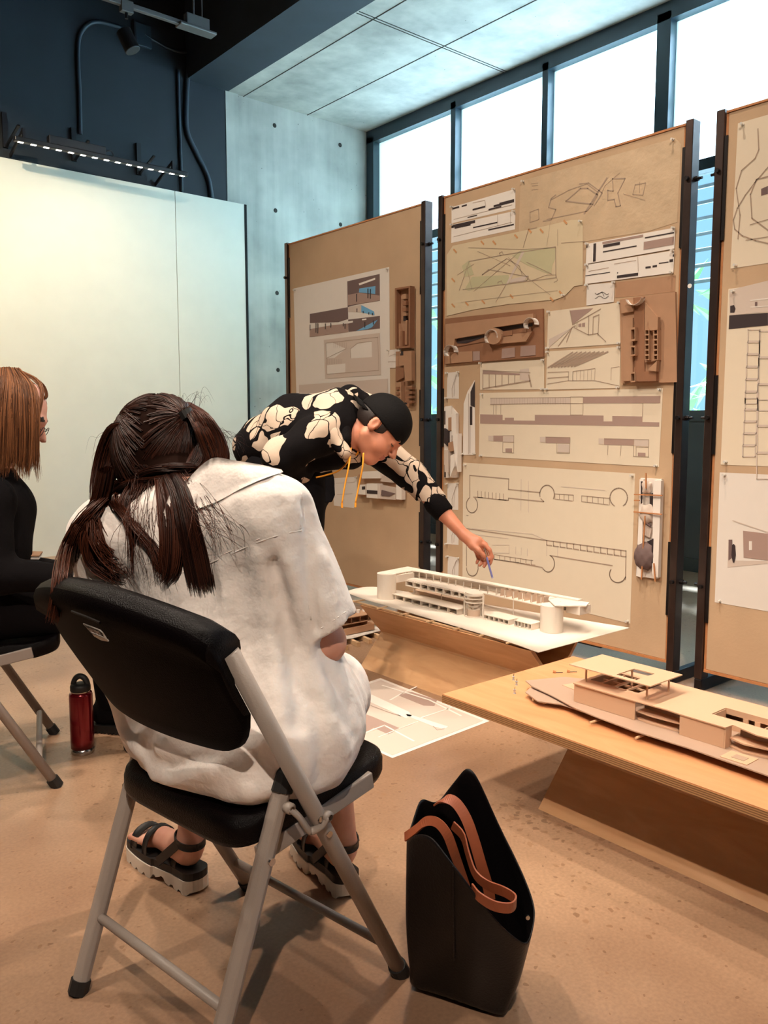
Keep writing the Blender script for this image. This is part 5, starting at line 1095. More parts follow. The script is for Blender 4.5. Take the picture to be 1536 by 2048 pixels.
arms = union([cone(Ls, El, .045, .036), cone(El, PT(330, 1370, 1.95), .036, .026), cone(Rs, Er, .046, .039), cone(Er, PT(600, 1375, 1.84), .038, .026)], .02)
hands = union([hand_fn(PT(600, 1375, 1.84), FW*.6-RT*.7-UP*.3, -UP, FW+RT, .95), hand_fn(PT(330, 1370, 1.95), FW*.5+RT*.8-UP*.2, -UP, FW-RT, .95)], .005)
body = union([torso, hf, arms, union(legs, .03), hands, foot_fn(lh, lt, .058, AL), foot_fn(rh, rt_, .058, AR)], .012)
mesh_sdf('body', body, (.45, 1.12, .055), (1.50, 2.10, 1.22), .0085, M_skin2, wa, mats=[M_skin2, M_lip, M_hairk], idx=face_index(hl))
# shorts
sh = union([cone(HL, HR, .115, .115), cone(HL, HL+(KL-HL)*.6, .10, .092), cone(HR, HR+(KR-HR)*.6, .10, .092), cone((HL+HR)/2, (HL+HR)/2+[0, 0, .12], .12, .115)], .03)
shc = lambda P: np.maximum(sh(P), .4565-P[:, 2])
mesh_sdf('shorts', shc, (.62, 1.12, .44), (1.20, 1.92, .82), .009, mat('black_cotton', srgb(26, 24, 26), .8), wa)
# linen shirt
WD = (Rs-Ls)/np.linalg.norm(Rs-Ls)
mid = lambda a, b, t: a+(b-a)*t
SQ = lambda x, y, z: np.array([1.007+.988*x-.154*y, 1.43+.154*x+.988*y, z])
core = union([cone(Ls+WD*.02, Rs-WD*.01, .072, .070), cone(NB-UP*.045-FW*.01, (Ls+Rs)/2-UP*.03, .075, .09),
    cone(Ls+WD*.045-UP*.02, PT(300, 1280, 1.74), .085, .115), cone(PT(300, 1280, 1.74), HL+np.array([-.02, .03, .01]), .115, .145),
    cone(Rs-WD*.045-UP*.02, PT(560, 1260, 1.60), .080, .095), cone(PT(560, 1260, 1.60), HR+np.array([.0, -.005, .01]), .095, .135),
    cone((Ls+Rs)/2-UP*.03, BL_-FW*.02, .10, .125), cone(BL_-FW*.02, (HL+HR)/2-FW*.03, .125, .15),
    cone(SQ(-.285, .20, .505), SQ(-.315, .06, .50), .060, .055), cone(SQ(-.315, .06, .50), SQ(-.30, -.12, .50), .055, .060),
    cone(HR+np.array([0, 0, .03]), np.array([.985, 1.375, .555]), .12, .098), cone(HL+np.array([0, 0, .02]), np.array([.93, 1.66, .55]), .12, .09)], .055)
sl_r = cone(Rs-WD*.01-UP*.005, PT(662, 1262, 1.55), .070, .060); p0 = PT(672, 1250, 1.54); nC = RT*.54-UP*.84
sl_rc = lambda P: np.maximum(sl_r(P), (P-p0)@nC)
sl_l = cone(Ls+WD*.01, mid(Ls, El, .72), .072, .062)
raw = union([union([core, sl_l], .03), sl_rc], .018)
def base_shirt(P): return np.maximum(raw(P), .4555-P[:, 2])
def fold(pts, amp, w):
    out = []
    for a, b in pts:
        D_ = march(base_shirt, a, b, 1.2, 2.1)
        if D_ is not None: out.append(PT(a, b, D_))
    return (chain(out, [0]*len(out)), amp, w) if len(out) > 1 else None
folds = [fold(*f) for f in (
    ([(520, 1115), (536, 1200), (548, 1300), (556, 1430)], .014, .016), ([(548, 1130), (572, 1230), (590, 1340), (600, 1450)], -.011, .015), ([(575, 1125), (602, 1220), (625, 1320), (660, 1400)], .009, .014),
    ([(480, 1150), (496, 1280), (505, 1420)], -.010, .018), ([(445, 1140), (455, 1280), (460, 1400)], .007, .018), ([(612, 1010), (616, 1080), (618, 1160), (632, 1255)], -.013, .010), ([(636, 1020), (650, 1110), (672, 1200)], .006, .012),
    ([(235, 1520), (262, 1555), (320, 1560), (420, 1535), (540, 1475)], .018, .020), ([(285, 1490), (300, 1520), (345, 1538), (430, 1515)], -.014, .015), ([(262, 1600), (360, 1590), (500, 1590), (600, 1560)], .008, .018), ([(250, 1470), (275, 1500)], .012, .016), ([(300, 1470), (302, 1500)], -.01, .01),
    ([(640, 1380), (668, 1440), (690, 1500)], .009, .014), ([(660, 1350), (700, 1420), (712, 1470)], -.008, .012), ([(620, 1400), (640, 1470), (640, 1550)], -.009, .014), ([(580, 1480), (610, 1530), (600, 1590)], .007, .014), ([(430, 1010), (520, 1000), (590, 990)], .004, .012), ([(560, 1010), (572, 1050)], -.005, .01)) ]
folds = [f for f in folds if f]
def shirt(P):
    d = base_shirt(P); near = np.abs(d) < .045; Q = P[near]
    if len(Q):
        e = np.zeros(len(Q))
        for ch_, amp, w in folds:
            dist = ch_[0](Q)
            for c_ in ch_[1:]: dist = np.minimum(dist, c_(Q))
            e += amp*np.exp(-(dist/w)**2)
        x, y, z = Q.T
        e += .0022*np.sin(38*x+22*z+3*np.sin(17*y))+.0018*np.sin(46*y-30*z+2*np.sin(23*x))+.0012*np.sin(90*(x+y)+40*z)
        d = d.copy(); d[near] -= e
    return np.maximum(d, .4555-P[:, 2])
M_linen = mat('white_linen', srgb(236, 226, 220), .85, noise=.04, nscale=30, bump=.9, bscale=17, sheen=.2)
_n = M_linen.node_tree; _p = _n.nodes['Principled BSDF']; _p.inputs['Subsurface Weight'].default_value = .15; _p.inputs['Subsurface Radius'].default_value = (.02, .012, .01)
mesh_sdf('shirt', shirt, (.45, 1.05, .44), (1.14, 1.92, 1.14), .0068, M_linen, wa)
S_ = lambda a, b, off=.003: PT(a, b, (march(shirt, a, b, 1.2, 2.1) or 1.55)-off)
def seam(pts, nm='seam', r_=.0014, off=.0006, n=30):
    P = spline(np.array([[a, b, 0] for a, b in pts], float), n); Q = [PT(a, b, march(shirt, a, b, 1.2, 2.1)-off) for a, b, _ in P if march(shirt, a, b, 1.2, 2.1)]
    if len(Q) > 3: obj(nm, MB().tube(Q, r_, 6).vf, M_linen, wa, smooth=True)
seam([(330, 1150), (380, 1142), (428, 1123), (510, 1087), (560, 1070), (603, 1061)]); seam([(330, 1146), (380, 1137), (428, 1117), (510, 1081), (560, 1064), (602, 1055)], 'stitch_row', .0007)
seam([(602, 985), (610, 1030), (612, 1090), (610, 1160), (622, 1240)]); seam([(640, 1258), (668, 1240), (696, 1220)], 'sleeve_hem', .0012)
up_ = [(338, 992), (375, 958), (408, 926), (432, 915), (470, 921), (515, 928), (562, 938)]; lo_ = [(322, 1040), (360, 1034), (400, 1016), (440, 1000), (480, 978), (525, 958), (566, 944)]
G_ = []
for (a, b), (c, d) in zip(spline(np.array([[a, b, 0] for a, b in up_], float), 24)[:, :2], spline(np.array([[a, b, 0] for a, b in lo_], float), 24)[:, :2]):
    Dl = (march(shirt, c, d, 1.2, 2.1) or 1.5)-.010; Dm = march(shirt, (a+c)/2, (b+d)/2, 1.2, 2.1); Du = march(shirt, a, b, 1.2, 2.1)
    Du = min(Du-.012, Dl+.05) if Du else Dl+.03; G_.append([PT(c+(a-c)*t, d+(b-d)*t, Dl+(Du-Dl)*t-.006*math.sin(PI*t)) for t in np.linspace(0, 1, 6)])
cl = obj('collar', MB().sheet(G_, .003, -FW).vf, M_linen, wa, smooth=True)
# hair
RH = frame(FW*.75-UP*.62+RT*.05, UP*.75+FW*.62); HSr = np.array([.116, .092, .112]); HSc = HD+RH@np.array([-.012, 0, .026])
HS = ell(HSc, HSr, RH)
hs2 = union([HS, ell(PT(350, 945, 1.62), (.05, .05, .03))], .03)
mesh_sdf('scalp_hair', hs2, HD-.16, HD+.16, .006, mat('scalp_hair_brown', srgb(30, 16, 11), .9, spec=.05), wa)
both = union([shirt, hs2], .001)
def HP(a, b, off=.012, dflt=1.62):
    D_ = march(both, a, b, 1.2, 2.2, 120); return PT(a, b, (D_ if D_ else dflt)-off)
def HB(pts, n, s, off=.012, dflt=1.62, **k): return dict(p=[HP(a, b, off, dflt) for a, b in pts], n=n, s=s, **k)
TieL = PT(264, 850, 1.655); TieR = PT(373, 826, 1.63)
def on_scalp(P, k=1.012): q = ((P-HSc)@RH)/HSr; return HSc+RH@(q/np.linalg.norm(q)*HSr*k)
S1 = []
for i in range(1500):
    v = RNG.normal(0, 1, 3); P = HSc+RH@(v/np.linalg.norm(v)*HSr)
    if (P-HSc)@FW > .045: continue
    side_ = (P-HSc)@RT; T_ = TieR if side_ > RNG.normal(-.004, .004) else TieL; T_ = T_+RNG.normal(0, .004, 3)
    pts = [on_scalp(P+(T_-P)*t, 1.012+.02*math.sin(PI*t)) for t in (0, .3, .6, .85)]+[T_]
    S1.append(dict(p=pts, n=3, s=[.004, .004, .004, .004, .002], tone=(0, .5), cut=.99, flat=.2))
strands('combed_hair', S1, M_hairA, wa, r=.0015, n=11)
obj('hair_tie', MB().tube([TieL-RT*.004+UP*.006, TieL+RT*.006-UP*.008], .013, 12).vf, M_cap, wa); obj('hair_tie', MB().tube([TieR-RT*.004+UP*.004, TieR+RT*.004-UP*.010], .015, 12).vf, M_cap, wa)
left_ = [
    HB([(266, 848), (240, 850), (222, 890), (208, 950), (202, 1008)], 330, [.008, .018, .024, .024, .022], .0, 1.67, v=.5, tone=(.0, .55)),
    HB([(215, 940), (200, 1005), (172, 1050), (152, 1100), (150, 1150)], 220, [.016, .018, .020, .018, .012], .012, 1.58, tone=(.05, .8), wv=.003),
    HB([(205, 1000), (165, 1040), (134, 1090), (122, 1150), (112, 1215), (108, 1245)], 90, [.012, .012, .010, .010, .008, .006], .03, 1.46, tone=(.2, 1), w=.003),
    HB([(200, 1010), (176, 1070), (182, 1120), (215, 1148), (238, 1160)], 130, [.012, .016, .014, .012, .010], .012, 1.55, tone=(.1, .9), w=.003),
    HB([(190, 1030), (196, 1080), (222, 1120), (262, 1150)], 40, [.01, .014, .016, .016], .012, 1.55, tone=(.3, 1), w=.006)]
strands('left_pigtail', left_, M_hairA, wa, r=.0013)
right_ = [
    HB([(400, 940), (360, 935), (310, 940), (262, 965)], 200, [.02, .02, .018, .014], .006, 1.6, tone=(0, .4)), HB([(280, 935), (300, 955), (340, 965)], 120, [.018, .018, .014], .006, 1.6, tone=(0, .4)), HB([(250, 960), (225, 985), (190, 1030), (160, 1080)], 130, [.014, .016, .014, .012], .012, 1.6, tone=(0, .7)),
    HB([(374, 812), (402, 838), (425, 880), (434, 918), (420, 945)], 420, [.012, .020, .026, .024, .018], .0, 1.60, tone=(.05, .9), v=.7),
    HB([(376, 815), (388, 850), (392, 890), (380, 930), (350, 952)], 260, [.012, .022, .026, .024, .016], .0, 1.60, tone=(.0, .6)),
    HB([(430, 920), (390, 950), (330, 955), (268, 962), (225, 985)], 160, [.014, .014, .012, .014, .012], .014, 1.58, tone=(0, .7)),
    HB([(345, 952), (362, 985), (376, 1040), (392, 1110), (405, 1175)], 420, [.016, .018, .020, .024, .024], .014, 1.5, tone=(.0, .45), cut=.93),
    HB([(330, 955), (345, 1010), (350, 1080), (345, 1140), (330, 1165)], 130, [.012, .012, .014, .014, .012], .012, 1.5, tone=(.1, .7)),
    HB([(318, 955), (322, 1020), (326, 1090), (322, 1150)], 60, [.008, .006, .006, .008], .012, 1.5, tone=(.2, .8)),
    HB([(300, 958), (262, 1000), (268, 1050), (310, 1100), (322, 1150)], 110, [.014, .010, .008, .008, .010], .012, 1.5, tone=(.1, .8), w=.002),
    HB([(240, 985), (232, 1005), (255, 1040), (266, 1080), (268, 1150)], 55, [.012, .012, .008, .006, .006], .012, 1.5, tone=(.2, .9), w=.003),
    HB([(300, 955), (270, 970), (250, 1010), (262, 1060)], 80, [.016, .014, .010, .01], .012, 1.5, tone=(.1, .7)),
    HB([(370, 960), (410, 1010), (440, 1060), (450, 1110)], 40, [.02, .03, .04, .04], .010, 1.5, tone=(.4, 1), w=.012, r=.0005),
    HB([(300, 960), (290, 1040), (300, 1110), (310, 1150)], 70, [.03, .045, .05, .05], .010, 1.5, tone=(.3, 1), w=.012, r=.0005)]
strands('right_pigtail', right_, M_hairA, wa, r=.0013)
fly = [HB([(300+20*k, 815), (290+25*k, 805-4*k), (280+30*k, 800+3*k)], 5, [.01, .02, .03], .0, 1.66, w=.004, r=.0003) for k in range(6)]+[HB([(430, 860), (455, 880), (470, 920)], 22, [.015, .025, .03], 0, 1.6, w=.006, r=.0003), HB([(225, 860), (205, 880), (200, 940)], 10, [.015, .02, .025], 0, 1.67, w=.005, r=.0003)]
strands('flyaway_hair', fly, M_hairA, wa)
# platform sandals
M_sole = mat('white_rubber_sole', srgb(226, 216, 202), .6); M_strap = mat('black_strap', srgb(24, 20, 20), .55)
def sandal(heel, toe, lab, arm):
    h, t, d, s, L_ = foot_pts(heel, toe, 0); h = h-d*.012; L_ += .03; sn = thing('tmp', None, None, (0, 0, 0)); bpy.data.objects.remove(sn)
    def wv_(u): return .036+.012*math.sin(PI*min(1, max(0, (u-.25)/.75)))*(u > .25)-.004*math.sin(PI*u)*(u < .5)
    def ringz(za, zb__, k=1.0, teeth=False):
        R = []; N = 60
        for i in range(N+1):
            u = i/N; w = wv_(u)*k*math.sqrt(max(0.02, 1-max(0, (abs(u-.5)-.40)/.10)**2)); c = h+d*L_*u
            b = za(u) if callable(za) else za; e = zb__(u) if callable(zb__) else zb__
            R.append([c-s*w+[0, 0, b], c+s*w+[0, 0, b], c+s*w+[0, 0, e], c-s*w+[0, 0, e]])
        return MB().rings(R).vf
    zt_ = lambda u: .036-.004*math.sin(PI*u)
    low = lambda u: .013*max(0, 1-abs(u-.40)/.12)+(.007 if int(u*26) % 3 == 0 else 0)+.012*max(0, (u-.93)/.07)
    so_ = obj('sandal_sole', ringz(low, zt_, 1.04), M_sole, arm, label='white lugged rubber sole')
    obj('footbed', ringz(lambda u: zt_(u)+.0003, lambda u: zt_(u)+.019, .98), M_strap, so_, smooth=False)
    for u0, w_, hh in ((.78, .028, .040), (.60, .020, .055), (.24, .020, .03)):
        R = []
        for a in np.linspace(0, PI, 13):
            ww = wv_(u0)*.97; c = h+d*(L_*u0+(.0 if u0 > .3 else -.0))+s*ww*math.cos(a)+np.array([0, 0, .045+(hh+.012)*math.sin(a)**.7]); R.append([c-d*w_/2, c+d*w_/2])
        obj('strap', MB().sheet(R, .003, (0, 0, 1)).vf, M_strap, so_, smooth=True)
    R = []
    ax_ = np.array(lab); 
    for a in np.linspace(0, 2*PI, 25):
        c = ax_+d*.037*math.cos(a)+s*.036*math.sin(a)+np.array([0, 0, -.0+.008*math.cos(a)]); R.append([c-np.array([0, 0, .009]), c+np.array([0, 0, .009])])
    obj('ankle_strap', MB().sheet(R, .003, (1, 0, 0)).vf, M_strap, so_, smooth=True)
    for sg in (-1, 1): obj('side_strap', MB().bar(h+d*L_*.42+s*sg*.040+[0, 0, .05], ax_+s*sg*.037+[0, 0, 0], .004, .022, d).vf, M_strap, so_)
sandal(lh, lt, AL+[0, 0, .012], wa); sandal(rh, rt_, AR+[0, 0, .012], wa)

# ================================================================ woman in black
wb_ = thing('person', 'person in black with shoulder-length auburn hair and glasses, in profile at the left edge', 'person', (.75, 2.8, 0))
f2 = np.array([.955, -.299, 0]); w2 = np.array([-.299, -.955, 0]); P2 = np.array([.684, 2.835, .54])
HD2 = PT(24, 830, 2.60); NB2 = PT(-8, 935, 2.64); R2s = PT(-18, 1000, 2.50)+0*w2; L2s = PT(-5, 985, 2.82)
fw2 = RT*.86-UP*.46+FW*.2; hf2, hl2 = head_fn(HD2, frame(fw2, UP+RT*.4), 1.05)
KR2 = np.array([1.09, 2.66, .50]); KL2 = np.array([1.10, 2.90, .50]); AR2 = np.array([1.17, 2.66, .11]); AL2 = np.array([1.12, 2.90, .12])
wr1 = PT(170, 1165, 2.55); wr2 = PT(185, 1150, 2.75)
bodyB = union([hf2, cone(NB2, HD2-UP*.05-RT*.02, .052, .05), cone(R2s, L2s, .05, .05), cone((R2s+L2s)/2, P2+[0, 0, .15], .09, .1), cone(P2+w2*.09, P2-w2*.09, .1, .1), cone(P2+w2*.09, KR2, .08, .055), cone(P2-w2*.09, KL2, .08, .055),
    cone(KR2, AR2, .05, .035), cone(KL2, AL2, .05, .035), cone(R2s, PT(-10, 1150, 2.48), .045, .036), cone(PT(-10, 1150, 2.48), wr1, .034, .026), cone(L2s, PT(10, 1140, 2.84), .045, .036), cone(PT(10, 1140, 2.84), wr2, .034, .026),
    hand_fn(wr1, RT-UP*.3+FW*.3, -UP, FW, .9), hand_fn(wr2, RT-UP*.2-FW*.2, -UP, -FW, .9), cone(AR2, AR2+[.12, -.03, -.07], .03, .03), cone(AL2, AL2+[.10, -.05, -.08], .03, .03)], .014)
mesh_sdf('body', bodyB, (.35, 2.35, .02), (1.42, 3.15, 1.32), .0095, M_skin2, wb_, mats=[M_skin2, M_lip, M_hairk], idx=face_index(hl2))
M_blk = mat('black_knit', srgb(11, 8, 10), .9, bump=.2, bscale=50, spec=.12)
top_ = union([cone(R2s, L2s, .068, .066), cone(NB2-UP*.03, (R2s+L2s)/2-UP*.03, .06, .09), cone((R2s+L2s)/2-UP*.04+RT*.01, P2+[0, 0, .2]+f2*.03, .115, .13), cone(P2+[0, 0, .2], P2, .13, .15), cone(R2s, PT(-10, 1150, 2.48), .062, .055), cone(PT(-10, 1150, 2.48), PT(160, 1160, 2.55), .055, .042), cone(L2s, PT(10, 1140, 2.84), .062, .055), cone(PT(10, 1140, 2.84), PT(170, 1150, 2.75), .053, .042)], .03)
mesh_sdf('black_top', lambda P: np.maximum(top_(P), .4565-P[:, 2])-.003*np.sin(40*P[:, 0]+25*P[:, 2])*np.sin(31*P[:, 1]), (.35, 2.35, .44), (1.15, 3.2, 1.2), .010, M_blk, wb_)
tr_ = union([cone(P2+w2*.09, KR2, .105, .078), cone(P2-w2*.09, KL2, .105, .078), cone(P2, P2+[0, 0, .05], .13, .12), cone(KR2, AR2, .075, .055), cone(KL2, AL2, .075, .055)], .03)
mesh_sdf('trousers', lambda P: np.maximum(tr_(P), np.where(P[:, 0] < .93, .4565-P[:, 2], -1)), (.45, 2.4, .03), (1.35, 3.12, .75), .010, M_blk, wb_)
for A_, dr, nm in ((AL2, np.array([.10, -.13, 0]), 0), (AR2, np.array([.2, -.05, 0]), 1)):
    dr = dr/np.linalg.norm(dr); h_ = np.array([A_[0], A_[1], 0])-dr*.07; s_ = np.array([-dr[1], dr[0], 0])
    bf = union([cone(h_+[0, 0, .065]+dr*.03, h_+dr*.2+[0, 0, .055], .04, .036), cone(h_+dr*.05+[0, 0, .07], A_+[0, 0, .06], .045, .048)], .02)
    bt = mesh_sdf('boot', lambda P: np.maximum(bf(P), .03-P[:, 2]), h_+dr*.1-.2, h_+dr*.1+[.2, .2, .3], .009, M_blk, wb_)
    R = []
    for i in range(41):
        u = i/40; w = .044*math.sqrt(max(.03, 1-max(0, (abs(u-.5)-.36)/.14)**2)); c = h_+dr*(.29*u-.03); z = 0 if i % 2 else .008; R.append([c-s_*w+[0, 0, z], c+s_*w+[0, 0, z], c+s_*w+[0, 0, .031], c-s_*w+[0, 0, .031]])
    obj('lug_sole', MB().rings(R).vf, M_cap, bt)
hb = ell(HD2+UP*.022-RT*.006, (.112, .094, .108), frame(fw2, UP+RT*.4))
hbc = lambda P: np.maximum(hb(P), hl2(P)[:, 0]-.060-.25*np.maximum(0, hl2(P)[:, 2]-.03))
mesh_sdf('scalp_hair', hbc, HD2-.19, HD2+.19, .007, mat('scalp_auburn', srgb(70, 36, 22), .9, spec=.05), wb_)
def HQ(pts, n, s, **k): return dict(p=[PT(a, b, D_) for a, b, D_ in pts], n=n, s=s, **k)
SB = []
for i in range(11):
    u = i/10; x0 = -15+42*u; SB.append(HQ([(x0+8, 736+6*(1-u)*0+4*abs(u-.5), 2.58), (-25+88*u, 765+10*u, 2.50), (-38+108*u, 830, 2.475), (-42+112*u, 900, 2.48), (-45+112*u+4*math.sin(i*2), 950+10*math.sin(i*3), 2.49)], 110, [.006, .012, .013, .012, .012], tone=(.0, 1), w=.0015, r=.0013))
SB.append(HQ([(35, 740, 2.58), (76, 762, 2.55), (84, 795, 2.54), (74, 840, 2.52), (72, 900, 2.50), (78, 965, 2.5)], 60, [.006, .006, .004, .005, .005, .008], tone=(.2, 1), r=.001, w=.002))
SB.append(HQ([(45, 744, 2.60), (82, 766, 2.60), (93, 788, 2.60), (88, 800, 2.60)], 60, [.006, .006, .005, .006], tone=(.0, .6), r=.001))
strands('hair', SB, M_hairB, wb_)
R2_ = frame(fw2, UP+RT*.4); gl = lambda x, y, z: HD2+R2_@(np.array([x, y, z])*1.05)
for s_ in (-1, 1):
    g = MB(); g.tube([gl(.103, .031*s_+.019*math.cos(a), -.002+.015*math.sin(a)) for a in np.linspace(0, 2*PI, 21)], .0011, 6); obj('glasses_rim', g.vf, M_fix, wb_)
    obj('glasses_temple', MB().tube([gl(.102, .050*s_, .004), gl(-.01, .082*s_, .006)], .001, 6).vf, M_fix, wb_)
obj('glasses_bridge', MB().tube([gl(.105, -.012, .002), gl(.108, 0, .005), gl(.105, .012, .002)], .001, 6).vf, M_fix, wb_)
p = PT(62, 1109, 2.62); nb = thing('notebook', 'small brown notebook held above the lap of the person in black', 'notebook', p)
g = MB(); g.bar(PT(34, 1107, 2.70), PT(82, 1108, 2.72), .09, .004, (0, 0, 1)); obj('cover', g.vf, M_card, nb); g = MB(); g.bar(PT(36, 1112, 2.70), PT(81, 1113, 2.72), .086, .006, (0, 0, 1)); obj('pages', g.vf, M_paper, nb)

# ================================================================ bending man
mn = thing('person', 'person in a patterned hoodie and black cap bending over to point at the white model', 'person', (1.9, 2.85, 0))
Rm = frame(RT*.643-UP*.766-FW*.14, RT*.766+UP*.643); HM = PT(758, 860, 3.2); hf3, hl3 = head_fn(HM, Rm, 1.05)
WR = PT(928, 1070, 3.42); EL = PT(822, 950, 3.52); SLm = PT(735, 885, 3.50); SRm = PT(650, 862, 3.18); ERm = PT(560, 915, 3.12)
hipL = PT(600, 985, 3.50); hipR = PT(598, 985, 3.32); kL = PT(600, 1170, 3.50); kR = PT(592, 1175, 3.32)
aL = AT(604, 1375, z=.09); aR = AT(590, 1400, z=.09)
# pointing hand built finger by finger, closed on the pen
def H_(a, b, o=0.): return PT(a, b, 3.40+o)
hand = union([cone(WR, H_(948, 1090), .024, .022), cone(WR, H_(955, 1082), .022, .020), cone(H_(948, 1090), H_(960, 1100, .012), .022, .018), cone(H_(955, 1082), H_(970, 1090, .0), .018, .014)], .012)
fing = [chain([H_(968, 1088, -.01), H_(979, 1100, -.014), H_(984, 1114, -.010), H_(980, 1128, -.004)], [.0105, .0095, .0085, .0075]),
        chain([H_(964, 1094, .008), H_(972, 1108, .014), H_(974, 1122, .010), H_(968, 1133, .004)], [.0105, .0095, .0085, .0075]),
        chain([H_(957, 1100, .022), H_(964, 1112, .028), H_(965, 1124, .022), H_(959, 1131, .014)], [.0100, .009, .008, .007]),
        chain([H_(950, 1100, .034), H_(955, 1111, .038), H_(957, 1119, .034), H_(953, 1126, .028)], [.009, .008, .0072, .0065]),
        chain([H_(945, 1090, -.012), H_(957, 1100, -.024), H_(967, 1110, -.024), H_(976, 1118, -.016)], [.0125, .011, .0098, .0085])]
hand = union([hand]+[f for F_ in fing for f in F_], .0045)
bodyM = union([hf3, cone(PT(700, 868, 3.25), PT(735, 875, 3.22), .060, .052), cone(PT(690, 862, 3.28), PT(570, 895, 3.38), .11, .085), cone(PT(570, 895, 3.38), (hipL+hipR)/2, .085, .10), cone(SRm, SLm, .05, .05),
    cone(SRm, ERm, .045, .036), cone(ERm, PT(592, 948, 3.33), .036, .028), cone(hipL, kL, .08, .055), cone(hipR, kR, .08, .055), cone(kL, aL, .05, .035), cone(kR, aR, .05, .035), cone(aL, aL+[.12, 0, -.06], .03, .03), cone(aR, aR+[.12, 0, -.06], .03, .03),
    hand_fn(PT(592, 955, 3.36), RT*.1-UP, -FW, UP+RT, .9)], .02)
armM = union([cone(SLm, EL, .046, .042), cone(EL, PT(880, 1018, 3.46), .041, .036), cone(PT(880, 1018, 3.46), WR, .036, .0235)], .02)
bodyM2 = union([bodyM, union([armM, hand], .008)], .01)
V1, F1 = snets(lambda P: bodyM2(P), (1.6, 2.2, .0), (2.75, 3.3, 1.30), .0062)
mc = V1[F1].mean(1)
obj('body', (V1, F1), M_skin, mn, smooth=True, mats=[M_skin, M_lip, M_hairk], fm=face_index(hl3)(mc))
# hoodie
def hoodie_mat():
    m = bpy.data.materials.new('patterned_fleece'); m.use_nodes = True; nt = m.node_tree; b = nt.nodes['Principled BSDF']; b.inputs['Roughness'].default_value = .85; L = nt.links.new
    tc = nn(nt, 'ShaderNodeTexCoord'); n = nn(nt, 'ShaderNodeTexNoise', Scale=7.0, Detail=2); L(tc.outputs['Object'], n.inputs['Vector'])
    a = nn(nt, 'ShaderNodeVectorMath', operation='MULTIPLY_ADD'); L(n.outputs['Color'], a.inputs[0]); a.inputs[1].default_value = (.14, .14, .14); L(tc.outputs['Object'], a.inputs[2])
    def vor(scale, feat):
        v = nn(nt, 'ShaderNodeTexVoronoi', Scale=scale); v.feature = feat; L(a.outputs[0], v.inputs['Vector']); return v
    v1 = vor(9.5, 'F1'); s = nn(nt, 'ShaderNodeSeparateColor'); L(v1.outputs['Color'], s.inputs[0]); sel = nn(nt, 'ShaderNodeMath', operation='GREATER_THAN'); L(s.outputs[0], sel.inputs[0]); sel.inputs[1].default_value = .27
    e1 = vor(9.5, 'DISTANCE_TO_EDGE'); gn = nn(nt, 'ShaderNodeTexNoise', Scale=6.0, Detail=1); L(tc.outputs['Object'], gn.inputs['Vector']); gm = nn(nt, 'ShaderNodeMapRange'); gm.inputs[1].default_value = .4; gm.inputs[2].default_value = .62; gm.inputs[3].default_value = .015; gm.inputs[4].default_value = .15; L(gn.outputs[0], gm.inputs[0])
    g = nn(nt, 'ShaderNodeMath', operation='GREATER_THAN'); L(e1.outputs['Distance'], g.inputs[0]); L(gm.outputs[0], g.inputs[1])
    a2 = nn(nt, 'ShaderNodeVectorMath', operation='MULTIPLY_ADD'); L(n.outputs['Color'], a2.inputs[0]); a2.inputs[1].default_value = (.22, .22, .22); L(tc.outputs['Object'], a2.inputs[2])
    e2 = nn(nt, 'ShaderNodeTexVoronoi', Scale=8.0); e2.feature = 'DISTANCE_TO_EDGE'; L(a2.outputs[0], e2.inputs['Vector']); g2 = nn(nt, 'ShaderNodeMath', operation='GREATER_THAN'); L(e2.outputs['Distance'], g2.inputs[0]); g2.inputs[1].default_value = .013
    m1 = nn(nt, 'ShaderNodeMath', operation='MULTIPLY'); L(sel.outputs[0], m1.inputs[0]); L(g.outputs[0], m1.inputs[1]); m2_ = nn(nt, 'ShaderNodeMath', operation='MULTIPLY'); L(m1.outputs[0], m2_.inputs[0]); L(g2.outputs[0], m2_.inputs[1])
    mx = nn(nt, 'ShaderNodeMix', data_type='RGBA'); L(m2_.outputs[0], mx.inputs[0]); mx.inputs[6].default_value = srgb(11, 8, 10); b.inputs['Specular IOR Level'].default_value = .12; mx.inputs[7].default_value = srgb(192, 172, 154); L(mx.outputs[2], b.inputs['Base Color'])
    nb_ = nn(nt, 'ShaderNodeTexNoise', Scale=18, Detail=3); L(tc.outputs['Object'], nb_.inputs['Vector']); bp_ = nn(nt, 'ShaderNodeBump', Strength=.4, Distance=.01); L(nb_.outputs[0], bp_.inputs['Height']); L(bp_.outputs[0], b.inputs['Normal'])
    return m
M_hood = hoodie_mat(); M_rib = mat('black_rib_knit', srgb(12, 9, 11), .9, bump=.3, bscale=200, spec=.12)
hd = union([cone(PT(524, 893, 3.44), PT(595, 870, 3.38), .118, .160), cone(PT(595, 870, 3.38), PT(672, 856, 3.30), .160, .150), cone(PT(672, 856, 3.30), PT(700, 868, 3.3), .145, .11), cone(PT(590, 905, 3.3), PT(700, 900, 3.3), .09, .075),
    cone(SRm, ERm, .085, .066), cone(ERm, PT(600, 940, 3.24), .066, .055), cone(PT(700, 880, 3.42), SLm, .09, .075), cone(SLm, EL, .074, .066), cone(EL, PT(876, 1012, 3.47), .066, .050)], .03)
neck_hole = lambda P: union([hf3, cone(PT(708, 868, 3.24), PT(745, 870, 3.20), .055, .07)], .01)(P)-.006
hdn = lambda P: np.maximum(hd(P)-.0028*np.sin(45*P[:, 0]+30*P[:, 2])-.003*np.sin(38*P[:, 1]-25*P[:, 2]+2*np.sin(20*P[:, 0])), np.maximum(-neck_hole(P), (P-PT(873, 1009, 3.47))@((PT(880, 1018, 3.46)-EL)/np.linalg.norm(PT(880, 1018, 3.46)-EL))))
